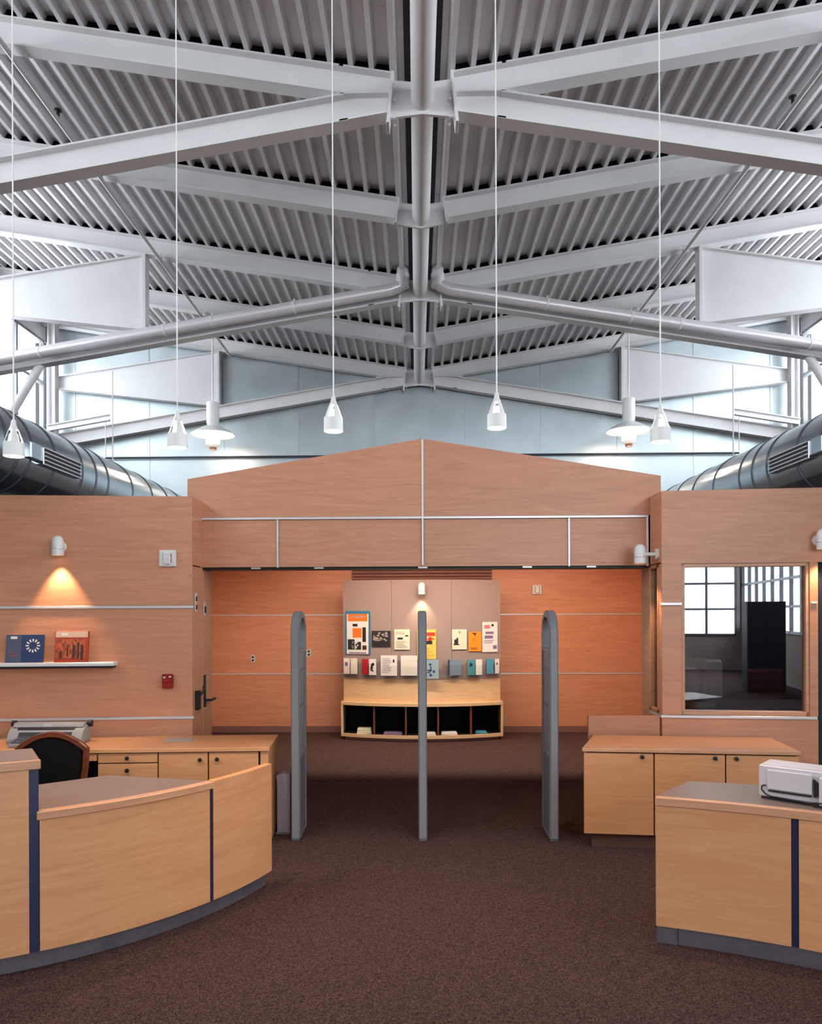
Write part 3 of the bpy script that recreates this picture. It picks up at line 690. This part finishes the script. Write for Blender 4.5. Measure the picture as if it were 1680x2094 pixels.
t, a, b = on_board('poster', 'black and white group photograph print beside the blue poster', 'poster', -.534, .262, 1.275, 1.487, 'ink_black', group=PG)
prints(t, a, b, blobs(26, .05, .95, .3, .95, 'photo_grey', 4, .16)+blobs(8, .1, .9, .4, .9, 'paper_white', 5, .1))
t, a, b = on_board('poster', 'cream newsletter page with black boxes on the display board', 'poster', -.25, .208, 1.235, 1.506, 'paper_cream', group=PG)
prints(t, a, b, lines(.1, .9, .08, .45, 7, 'ink_grey', 6)+[(.2, .55, .5, .6, 'ink_black'), (.7, .9, .65, .72, 'ink_black')]+lines(.1, .9, .78, .92, 2, 'ink_grey', 7))
t, a, b = on_board('poster', 'yellow poster with red lettering behind the middle gate', 'poster', .08, .25, 1.108, 1.505, 'card_yellow', group=PG)
prints(t, a, b, [(.4, .95, .78, .9, 'print_red'), (.3, .9, .66, .7, 'print_red'), (.45, .8, .5, .62, 'ink_black'), (.6, .75, .55, .75, 'print_red')]+lines(.1, .9, .06, .4, 6, 'card_orange', 8))
t, a, b = on_board('poster', 'cream sheet with a black silhouette drawing on display board', 'poster', .519, .203, 1.233, 1.504, 'paper_cream', group=PG)
prints(t, a, b, [(.1, .5, .22, .27, 'ink_black'), (.15, .3, .25, .5, 'ink_black'), (.3, .42, .25, .58, 'ink_black'), (.45, .58, .8, .9, 'ink_grey')])
t, a, b = on_board('poster', 'bright orange flyer between the cream and lilac sheets', 'poster', .732, .184, 1.206, 1.47, 'card_orange', group=PG)
prints(t, a, b, [(.3, .6, .88, .94, 'cover_dark'), (.45, .55, .8, .88, 'cover_dark')]+lines(.15, .85, .1, .22, 2, 'cover_dark', 9)+lines(.3, .7, .5, .7, 3, 'print_orange', 10))
t, a, b = on_board('poster', 'white flyer with violet print at the edge of the display board', 'poster', .94, .228, 1.192, 1.6, 'paper_white', group=PG)
prints(t, a, b, [(.12, .5, .78, .9, 'print_pink'), (.6, .75, .85, .93, 'ink_black'), (.2, .75, .6, .68, 'print_violet'), (.15, .7, .45, .55, 'print_violet'), (.7, .95, .1, .22, 'print_violet')]+lines(.1, .8, .3, .42, 3, 'print_violet', 11))
BG = 'leaflets standing in clear holders'
def leaflet(lab, xc, w_, z0, z1, mat, pr=(), off=.05):
    t, a, b = on_board('leaflet', lab, 'leaflet', xc, w_, z0, z1, mat, off, BG, .012)
    if pr: prints(t, a, b, list(pr), .0135)
    return t
leaflet('white leaflet with violet emblem at the left end of the leaflet row', -1.007, .09, .9, 1.112, 'paper_white', [(.2, .7, .5, .75, 'print_violet')])
leaflet('cream leaflet next to the violet emblem leaflet', -.905, .098, .9, 1.114, 'paper_cream', lines(.2, .8, .2, .8, 5, 'paper_white', 12))
leaflet('red leaflet in the clear holder', -.753, .085, .897, 1.107, 'leaflet_red')
leaflet('white leaflet with tall black figure beside the red one', -.648, .098, .892, 1.107, 'paper_white', blobs(14, .2, .8, .15, .9, 'ink_black', 13, .3))
leaflet('white newsletter with a small black mark in a clear holder', -.427, .222, .885, 1.158, 'paper_white', lines(.1, .7, .15, .9, 9, 'ink_grey', 14)+[(.75, .85, .65, .8, 'ink_black')])
leaflet('plain white text sheet in a clear holder left of the middle gate', -.158, .22, .89, 1.157, 'paper_white', lines(.1, .9, .12, .85, 10, 'paper_cream', 15))
leaflet('pale blue flyer with dark drawings hanging from the leaflet row', .15, .17, .85, 1.105, 'leaflet_paleblue', blobs(9, .1, .9, .1, .9, 'book_navy', 16, .2), .085)
leaflet('grey blue booklet stack in a clear holder', .452, .182, .888, 1.098, 'leaflet_greyblue', [(.0, .12, .0, 1, 'book_navy')])
leaflet('teal leaflet in a clear holder', .675, .104, .888, 1.097, 'leaflet_teal', blobs(5, .2, .8, .5, .9, 'book_navy', 17, .3))
leaflet('white leaflet beside the teal leaflet', .78, .09, .888, 1.097, 'paper_white')
leaflet('bright blue leaflet near the right end of the leaflet row', .936, .104, .9, 1.103, 'leaflet_blue')
leaflet('narrow white leaflet with a dark mark at the right end of the row', 1.033, .06, .9, 1.097, 'paper_white', [(.3, .6, .6, .75, 'ink_black')])
for xc, w_, lab in ((-.955, .23, 'clear acrylic holder around the two pale leaflets'), (-.7, .22, 'clear acrylic holder around the red leaflet'), (-.427, .25, 'clear acrylic holder around the newsletter'), (-.158, .25, 'clear acrylic holder around the plain text sheet'),
                    (.15, .2, 'clear acrylic holder behind the pale blue flyer'), (.42, .3, 'clear acrylic holder around the grey blue booklets'), (.725, .23, 'clear acrylic holder around the teal leaflet'), (.97, .2, 'clear acrylic holder around the bright blue leaflet')):
    y = ky(xc-kx, 10.17+.08); t = thing('leaflet_holder', lab, 'holder', (xc, y-.004, .875), math.asin((xc-kx)/KR), 'clear leaflet holders')
    lbox('front_wall', 'acrylic', t, -w_/2, w_/2, -.072, -.069, 0, .15); lbox('back_wall', 'acrylic', t, -w_/2, w_/2, -.006, -.003, 0, .21); lbox('tray', 'acrylic', t, -w_/2, w_/2, -.072, -.003, 0, .004)
for x, w_, h, lab, mt in ((-.77, .2, .07, 'stack of cream booklets in the leftmost cubby', 'paper_cream'), (-.38, .25, .025, 'thin pile of papers in the second cubby', 'print_violet'), (.1, .2, .03, 'thin pile of papers in the cubby behind the middle gate', 'paper_white'), (.38, .22, .028, 'thin pile of papers in the fourth cubby', 'paper_white'), (.82, .16, .02, 'blue folders in the rightmost cubby', 'leaflet_blue')):
    t = thing('paper_stack', lab, 'papers', (x, ky(x-kx, 10.17)+.1, .0882))
    for i in range(3): lbox('booklet', mt, t, -w_/2+i*.004, w_/2-i*.006, -.05, .15, h*i/3, h*(i+.85)/3)

# ================================================================== SECURITY GATES
def gate(x, lab):
    t = thing('security_gate', lab, 'security gate', (x, 6.0, 0), group='detection gates across the aisle')
    W, H, R = .2, 1.753, .18
    def loop(w_, h, r, z0):
        pts = [(-w_, z0)]
        for i in range(9):
            a = PI-i*PI/16; pts.append((-w_+r+r*math.cos(a), h-r+r*math.sin(a)))
        for i in range(9):
            a = PI/2-i*PI/16; pts.append((w_-r+r*math.cos(a), h-r+r*math.sin(a)))
        return pts+[(w_, z0)]
    o_ = loop(W, H, R, .02); i_ = loop(W-.05, H-.05, R-.05, .02)
    mb = MB(); n = len(o_); th = .033
    def ch(p, q): return [(-th*.75, *p)]
    vs = []
    for (yy, zz), (iy, iz) in zip(o_, i_):
        vs += [(-th*.7, yy, zz), (-th, yy*.94, zz-.012 if zz > .1 else zz), (-th, iy, iz), (th, iy, iz), (th, yy*.94, zz-.012 if zz > .1 else zz), (th*.7, yy, zz)]
    fs = [(i*6+j, i*6+(j+1) % 6, (i+1)*6+(j+1) % 6, (i+1)*6+j) for i in range(n-1) for j in range(6)]
    fs += [tuple(range(6)), tuple((n-1)*6+j for j in range(6))[::-1]]
    build(mb.add(vs, fs), 'loop_frame', 'gate', t, local=True, smooth=40)
    lbox('lower_panel', 'gatedk', t, -.027, .027, -.155, .155, .03, .62, .004)
    for y0_, y1_ in ((-.15, -.06), (-.045, .045), (.06, .15)): lbox('antenna_rib', 'gate', t, -.024, .024, y0_, y1_, .62, 1.44, .006)
    for zz in (1.0, 1.28): lbox('cross_bar', 'gatedk', t, -.026, .026, -.15, .15, zz, zz+.03, .003)
    for zz in (.625, 1.43): lbox('cross_bar', 'gate', t, -.03, .03, -.155, .155, zz, zz+.03, .003)
    lbox('foot', 'gatedk', t, -.03, .03, -.195, .195, 0, .025, .004)
gate(-.985, 'grey detection gate beside the curved left desk'); gate(-.012, 'middle grey detection gate in line with the display stand'); gate(.985, 'grey detection gate beside the right cabinet')
t = thing('gate_pedestal', 'low rounded lilac grey pedestal beside the left gate', 'pedestal', (-1.1, 6.12, 0))
mb = MB()
prof = [(-.06, 0), (-.06, .42)]+[(-.03+.05*math.cos(a)-.0, .42+.05*math.sin(a)) for a in (2.4, 1.9, 1.57)]+[(.045, .47), (.045, 0)]
mb.prism(prof, 'y', -.13, .13); build(mb, 'cover', flat('lilac_grey', (.3, .26, .32)), t, local=True, bevel=.008, seg=2); lbox('foot', 'gatedk', t, -.065, .05, -.14, .14, 0, .015)

# ================================================================== LEFT DESK
CX, CY, CR = -3.068, 5.548, 2.185
def arc_pts(a0, a1, r, n): return [(CX+r*math.cos(a0+(a1-a0)*i/n), CY+r*math.sin(a0+(a1-a0)*i/n)) for i in range(n+1)]
def ang(x, y): return math.atan2(y-CY, x-CX)
aE = ang(-1.0, 4.88); aM = ang(-1.238, 4.36); aH = ang(-1.93, 3.69); a0 = ang(-2.9, 3.37)
def curved(name, mat, parent, a, b, r0, r1, z0, z1, n=16, bevel=0.):
    mb = MB(); po = arc_pts(a, b, r1, n); pi_ = arc_pts(a, b, r0, n); m = n+1
    vs = [(x, y, z) for z in (z0, z1) for x, y in po+pi_]
    fs = []
    for i in range(n):
        fs += [(i, i+1, 2*m+i+1, 2*m+i), (m+i, 3*m+i, 3*m+i+1, m+i+1), (i, m+i, m+i+1, i+1), (2*m+i, 2*m+i+1, 3*m+i+1, 3*m+i)]
    fs += [(0, 2*m, 3*m, m), (n, m+n, 3*m+n, 2*m+n)]
    return build(mb.add(vs, fs), name, mat, parent, bevel=bevel)
dk = thing('service_desk', 'low curved maple desk with taupe worktop at the left', 'desk', (-1.6, 4.2, 0))
curved('front_panel', 'desk', dk, aH+.012, aM-.006, CR-.03, CR, .09, .735)
curved('front_panel', 'desk', dk, aM+.006, aE, CR-.03, CR, .09, .77)
curved('worktop_edge', 'edge', dk, aH+.006, aM+.004, CR-.045, CR+.012, .735, .775, bevel=.003)
curved('toe_kick', 'toe', dk, aH, aE-.01, CR-.06, CR-.035, 0, .09)
curved('reveal_strip', 'navy', dk, aM-.006, aM+.006, CR-.03, CR-.004, .09, .735, 2)
curved('toe_core', 'dark', dk, aH, aE-.01, CR-.07, CR-.06, 0, .72)
ft = arc_pts(aH+.006, aM+.004, CR-.045, 14)
build(MB().prism(ft+[(-1.90, 4.53), (-2.215, 4.27)], 'z', .745, .7745), 'worktop', 'top', dk, bevel=.002)
curved('end_rail', 'desk', dk, aM+.008, aE, CR-.05, CR-.0, .77, .775)
hd = thing('high_counter', 'tall maple counter section with taupe top beside the low desk', 'counter', (-2.4, 3.8, 0))
aT = ang(-1.93, 3.70)
curved('front_panel', 'desk', hd, a0, aT-.012, CR-.03, CR, .09, .985)
curved('reveal_strip', 'navy', hd, aT-.012, aT+.008, CR-.06, CR-.003, .09, .985, 2)
curved('toe_kick', 'toe', hd, a0, aT, CR-.06, CR-.035, 0, .09)
curved('counter_edge', 'edge', hd, a0, aT+.012, CR-.01, CR+.012, .985, 1.03, bevel=.003)
curved('counter_top', 'top', hd, a0, aT+.01, CR-.36, CR-.01, .985, 1.03)
p = arc_pts(aT-.006, aT-.006, CR-.03, 1)[0]; q = arc_pts(aT-.006, aT-.006, CR-.36, 1)[0]
d_ = Vector((q[0]-p[0], q[1]-p[1], 0)); nrm = Vector((-d_.y, d_.x, 0)).normalized()*.012
build(MB().prism([(p[0]+nrm.x, p[1]+nrm.y), (q[0]+nrm.x, q[1]+nrm.y), (q[0]-nrm.x, q[1]-nrm.y), (p[0]-nrm.x, p[1]-nrm.y)], 'z', .09, .985), 'end_panel', 'desk', hd)
curved('back_panel', 'dark', hd, a0, aT, CR-.36, CR-.34, 0, .985)

# ---- credenza behind the desk
cr = thing('credenza', 'long maple credenza with drawers and black knobs along the left wall', 'credenza', (-1.16, 5.655, 0), .07)
lbox('countertop', 'desk', cr, -3.6, .01, -.02, .565, .715, .745, .003)
lbox('end_panel', 'desk', cr, -.06, .0, 0, .55, 0, .715, .002)
def knob(parent, x, z, y=-.02): return build(MB().lathe([(0, 0), (.006, 0), (.006, -.01), (.015, -.014), (.015, -.022), (0, -.024)], (x, y, z), 14, axis='y'), 'knob', 'black', parent, local=True)
D1 = lbox('drawer', 'desk', cr, -1.245, -.815, 0-.004, .02, .64, .708, .002); knob(D1, -1.03, .675, -.004)
D1 = lbox('drawer', 'desk', cr, -1.245, -.815, 0-.004, .02, .38, .632, .002); knob(D1, -1.03, .585, -.004)
D1 = lbox('drawer', 'desk', cr, -1.245, -.815, 0-.004, .02, .1, .372, .002); knob(D1, -1.03, .3, -.004)
D1 = lbox('door', 'desk', cr, -.805, -.447, -.004, .02, .1, .708, .002); knob(D1, -.5, .657, -.004)
D1 = lbox('door', 'desk', cr, -.437, -.075, -.004, .02, .1, .708, .002); knob(D1, -.375, .66, -.004)
lbox('apron', 'desk', cr, -3.6, -1.255, -.004, .02, .655, .708, .002)
lbox('carcass', 'dark', cr, -1.255, -.06, .022, .5, .08, .714)
lbox('carcass_back', 'dark', cr, -3.6, -1.25, .48, .5, .0, .714)
lbox('toe_kick', 'toe', cr, -1.25, -.01, .06, .08, 0, .09)
# paper on the credenza
pp = build(MB().prism([(-2.01, 5.85), (-1.8, 5.88), (-1.83, 6.03), (-2.04, 6.01)], 'z', .7465, .7495), 'paper_sheet', flat('pale_grey_sheet', (.42, .36, .33))); tag(pp, 'pale grey paper pad lying on the credenza near the wall corner', 'paper')

# ---- typewriter
tw = thing('typewriter', 'grey electric typewriter on the credenza behind the chair', 'typewriter', (-2.9, 5.8, .7465), .05)
build(MB().prism([(-.05, 0), (.15, 0), (.15, .125), (.07, .13), (.0, .1), (-.05, .035)], 'x', -.285, .285), 'body', 'type', tw, local=True, bevel=.012, seg=2)
build(MB().prism([(.02, .115), (.15, .118), (.14, .15), (.05, .15)], 'x', -.27, .27), 'carriage_cover', 'type', tw, local=True, bevel=.008)
build(MB().tube([(-.3, .11, .135), (.3, .11, .135)], .018, 14), 'platen', 'black', tw, local=True)
for s in (-1, 1): build(MB().tube([(s*.278, .11, .135), (s*.308, .11, .135)], .026, 14), 'platen_knob', 'black', tw, local=True)
sl_ = .04/.1
build(MB().prism([(.0, .1025), (.028, .1135), (.028, .118), (.0, .107)], 'x', -.22, .21), 'type_slot', 'black', tw, local=True)
build(MB().prism([(-.2, 0), (-.04, 0), (-.04, .055), (-.2, .025)], 'x', -.2, .22), 'keyboard_deck', 'type', tw, local=True, bevel=.006)
build(MB().prism([(-.038, .0475), (-.012, .0815), (-.014, .086), (-.042, .051)], 'x', -.2, .2), 'type_slot', 'black', tw, local=True)
lbox('name_plate', 'white', tw, -.035, .03, .026, .034, .12, .142)
for r_ in range(4):
    for c_ in range(11):
        y_ = -.185+r_*.034; lbox('key', 'gatedk', tw, -.185+c_*.036, -.185+c_*.036+.026, y_, y_+.022, .024+r_*.0062, .042+r_*.0062)

# ---- chair
ch = thing('desk_chair', 'cherry framed chair with black upholstered arched back', 'chair', (-2.55, 5.19, 0))
def rail(pts, w_, d__, nm):  # rectangular section along a path in the xz plane
    mb = MB(); P_ = [Vector(p) for p in pts]; n = len(P_); vs = []
    for i, p in enumerate(P_):
        t_ = (P_[min(i+1, n-1)]-P_[max(i-1, 0)]).normalized(); nn = Vector((0, 1, 0)).cross(t_).normalized()
        for a, b in ((-1, -1), (1, -1), (1, 1), (-1, 1)): vs.append(p+nn*a*w_/2+Vector((0, b*d__/2, 0)))
    fs = [(i*4+k, i*4+(k+1) % 4, i*4+4+(k+1) % 4, i*4+4+k) for i in range(n-1) for k in range(4)]+[(3, 2, 1, 0), tuple((n-1)*4+k for k in range(4))]
    return build(mb.add(vs, fs), nm, 'red', ch, local=True, bevel=.004)
arch = [(-.235+.47*i/16, -.02, .815+.1*(1-((i-8)/8)**2)) for i in range(17)]
rail(arch, .038, .035, 'top_rail')
for s in (-1, 1):
    rail([(s*.237, -.02, .83), (s*.225, -.01, .7), (s*.19, .0, .5), (s*.185, .02, .42)], .034, .035, 'back_stile')
    rail([(s*.2, -.02, .45), (s*.215, -.05, 0)], .036, .036, 'leg'); rail([(s*.2, .3, .42), (s*.21, .3, 0)], .036, .036, 'leg')
bp = [(x, z-.02) for x, y, z in arch[1:-1]]+[(.18, .47), (-.18, .47)]
build(MB().prism(bp, 'y', -.03, .02), 'back_cushion', 'blackfab', ch, local=True, bevel=.008)
lbox('seat', 'blackfab', ch, -.23, .23, .0, .33, .4, .47, .02)

# ================================================================== RIGHT CABINET
cb = thing('storage_cabinet', 'maple three door base cabinet with black knobs by the right wall', 'cabinet', (1.172, 5.64, 0), -TH)
build(MB().prism([(-.015, -.015), (1.51, -.015), (1.51, .1), (.014, .1)], 'z', .715, .742), 'countertop', 'edge', cb, local=True, bevel=.003)
build(MB().prism([(.014, .1), (1.51, .1), (1.51, .6), (.145, .6)], 'z', .715, .742), 'countertop_field', 'desk', cb, local=True, bevel=.002)
for a, b, kx_ in ((.0, .494, .412), (.504, .992, .92), (1.002, 1.495, 1.066)):
    d = lbox('door', 'pale' if 0 else 'desk', cb, a, b, -.004, .016, .112, .706, .002); knob(d, kx_, .685, -.004)
build(MB().prism([(.02, .018), (1.485, .018), (1.485, .58), (.165, .58)], 'z', .11, .714), 'carcass', 'dark', cb, local=True)
build(MB().prism([(.0, .017), (.018, .017), (.163, .58), (.145, .58)], 'z', .11, .714), 'side_panel', 'desk', cb, local=True); lbox('side_panel', 'desk', cb, 1.485, 1.499, .017, .58, .11, .714)
build(MB().prism([(.06, .06), (1.46, .06), (1.46, .52), (.2, .52)], 'z', 0, .108), 'toe_kick', 'toewood', cb, local=True)
lw = thing('low_partition', 'short maple partition standing behind the right cabinet top', 'partition', (1.6, 6.28, 0))
lbox('panel', 'wood', lw, -.245, .33, 0, .03, 0, .888, .002)
lbox('end_cap', 'edge', lw, -.252, -.245, -.004, .034, 0, .89, .001)

# ================================================================== RIGHT DESK
FR = [(1.2, 4.045), (1.37, 3.985), (1.55, 3.912), (1.72, 3.832), (1.9, 3.735), (2.1, 3.61), (2.35, 3.43), (2.65, 3.2)]
def off_(pts, d):
    o = []
    for i, p in enumerate(pts):
        a = Vector(pts[max(i-1, 0)]); b = Vector(pts[min(i+1, len(pts)-1)]); t_ = (b-a).normalized(); o.append((p[0]+t_.y*d*-1*-1 if 0 else p[0]-t_.y*-d*-1*-1 if 0 else p[0]-t_.y*d, p[1]+t_.x*d))
    return o
def strip(name, mat, parent, pts, d0, d1, z0, z1, bevel=0.):
    a = off_(pts, d0); b = off_(pts, d1); m = len(a); mb = MB()
    vs = [(x, y, z) for z in (z0, z1) for x, y in a+b]; fs = []
    for i in range(m-1): fs += [(i, i+1, 2*m+i+1, 2*m+i), (m+i, 3*m+i, 3*m+i+1, m+i+1), (i, m+i, m+i+1, i+1), (2*m+i, 2*m+i+1, 3*m+i+1, 3*m+i)]
    fs += [(0, 2*m, 3*m, m), (m-1, 2*m-1, 4*m-1, 3*m-1)]
    return build(mb.add(vs, fs), name, mat, parent, bevel=bevel)
rd = thing('checkout_desk', 'curved maple desk with taupe top and navy reveal at the right', 'desk', (1.9, 3.95, 0))
cut = (1.795, 3.795)
s1 = FR[:4]+[(1.785, 3.8)]; s2 = [(1.815, 3.784)]+FR[4:]
strip('front_panel', 'desk', rd, s1, 0, .03, .09, .725); strip('front_panel', 'desk', rd, s2, 0, .03, .09, .725)
strip('reveal_strip', 'navy', rd, [(1.78, 3.803), (1.82, 3.781)], .008, .03, .09, .725)
strip('worktop_edge', 'edge', rd, FR, -.012, .03, .725, .768, .003)
inner = off_(FR, .03)
build(MB().prism(inner+[(2.9, 3.65), (2.3, 4.2), (1.86, 4.34), (1.505, 4.425)], 'z', .735, .7675), 'worktop', 'top', rd, bevel=.002)
strip('toe_kick', 'toe', rd, [(1.203, 4.044), (1.3, 4.01)], .006, .04, 0, .088); strip('toe_kick', 'toe', rd, [(1.302, 4.009)]+FR[1:], .012, .05, 0, .088)
build(MB().prism([(1.2, 4.05), (1.225, 4.04), (1.515, 4.39), (1.495, 4.41)], 'z', .09, .735), 'end_panel', 'desk', rd)
build(MB().prism([(1.225, 4.055), (1.24, 4.045), (1.51, 4.38), (1.495, 4.39)], 'z', 0, .09), 'toe_kick', 'toe', rd)
build(MB().prism([(1.52, 4.40), (1.87, 4.31), (2.3, 4.15), (2.3, 4.17), (1.87, 4.33), (1.52, 4.42)], 'z', .0, .735), 'back_panel', 'desk', rd)
# device on the desk
dv = thing('label_printer', 'off-white boxy device with slot and black cable on the right desk', 'device', (1.73, 4.03, .7685), -.7)
lbox('case', 'cream', dv, 0, .62, .0, .17, .012, .175, .006)
lbox('front_cover', 'cream', dv, .045, .255, -.012, .0, .055, .155, .003)
lbox('lid', 'cream', dv, .012, .6, .012, .16, .175, .18, .002)
lbox('feeder_bay', 'cream', dv, .29, .6, -.035, 0.0, .012, .15, .004)
build(MB().prism([(.262, .045), (.262, .135), (.3, .1), (.3, .06)], 'y', -.016, -.0), 'funnel', 'black', dv, local=True)
lbox('media_slot', 'black', dv, .05, .25, -.014, -.0, .043, .05)
lbox('foot', 'black', dv, .26, .6, -.03, .16, 0, .012); lbox('foot', 'black', dv, .01, .2, .01, .16, 0, .012)
build(MB().tube([(.035, -.004, .072), (.02, -.012, .068), (.018, -.014, .05), (.035, -.014, .03), (.06, -.014, .02), (.14, -.014, .018), (.25, -.018, .014), (.28, -.04, .025), (.32, -.045, .028), (.4, -.045, .02)], .0042, 8), 'cable', 'black', dv, local=True)

# ================================================================== OFFICE CONTENTS (behind the glass)
od = thing('office_desk', 'dim desk inside the office behind the dark window', 'desk', (3.05, 6.95, 0))
lbox('worktop', 'toe', od, -.7, .7, -.35, .35, .86, .9); 
for x in (-.66, .66):
    for y in (-.31, .31): lbox('leg', 'officedk', od, x-.03, x+.03, y-.03, y+.03, 0, .86)
om = thing('computer_monitor', 'pale computer monitor at the corner of the office window', 'monitor', (2.47, 6.8, .9), .3)
lbox('screen_case', 'cream', om, -.1, .1, -.15, .15, .05, .42, .02); lbox('rear_case', 'cream', om, -.28, -.1, -.12, .12, .08, .36, .02); lbox('stand', 'cream', om, -.12, .05, -.1, .1, 0, .05)
oc = thing('office_chair', 'dark red upholstered chair faintly seen in the office', 'chair', (3.5, 7.75, 0))
lbox('backrest', 'maroon', oc, -.2, .2, .12, .18, .6, 1.15, .05); lbox('seat', 'maroon', oc, -.22, .22, -.22, .2, .42, .5, .03); build(MB().tube([(0, 0, .05), (0, 0, .42)], .03, 10), 'pedestal', 'black', oc, local=True)
for k in range(5): build(MB().tube([(0, 0, .06), (.25*math.cos(k*1.257), .25*math.sin(k*1.257), .03)], .02, 8), 'foot', 'black', oc, local=True)
build(MB().box(-.03, .03, .1, .14, .46, .7), 'back_bracket', 'black', oc, local=True)
np_ = thing('wall_notice', 'small dark notice plate on the office wall', 'notice', (2.6, 8.1, 1.15))
lbox('plate', 'book_navy', np_, -.07, .07, -.01, 0, -.05, .05); lbox('mark', 'paper_white', np_, -.06, -.04, -.012, -.009, -.04, -.03)
tc_ = thing('tall_cabinet', 'tall black cabinet mirrored in the office window', 'cabinet', (5.25, -4.8, 0))
lbox('body', 'officedk', tc_, -.38, .38, -.25, .25, .06, 1.93, .004); lbox('plinth', 'black', tc_, -.36, .36, -.23, .23, 0, .06)
for x0_, x1_ in ((-.375, -.004), (.004, .375)): lbox('door', 'officedk', tc_, x0_, x1_, .25, .27, .08, 1.91, .003)
ol = thing('added_office_light', 'small unseen lamp added to brighten the office interior', 'lamp', (3.6, 7.2, 2.56))  # added fill light, out of view, to lift the dark office
lbox('lens', 'troffer', ol, -.2, .2, -.1, .1, 0, .015); lbox('housing', 'white', ol, -.22, .22, -.12, .12, .015, .055)
l = bpy.data.lights.new('office_fill', 'AREA'); l.size = .4; l.energy = 7; l.color = (.9, .9, 1)
lo = bpy.data.objects.new('office_fill', l); COL.objects.link(lo); lo.location = (3.6, 7.2, 2.54)
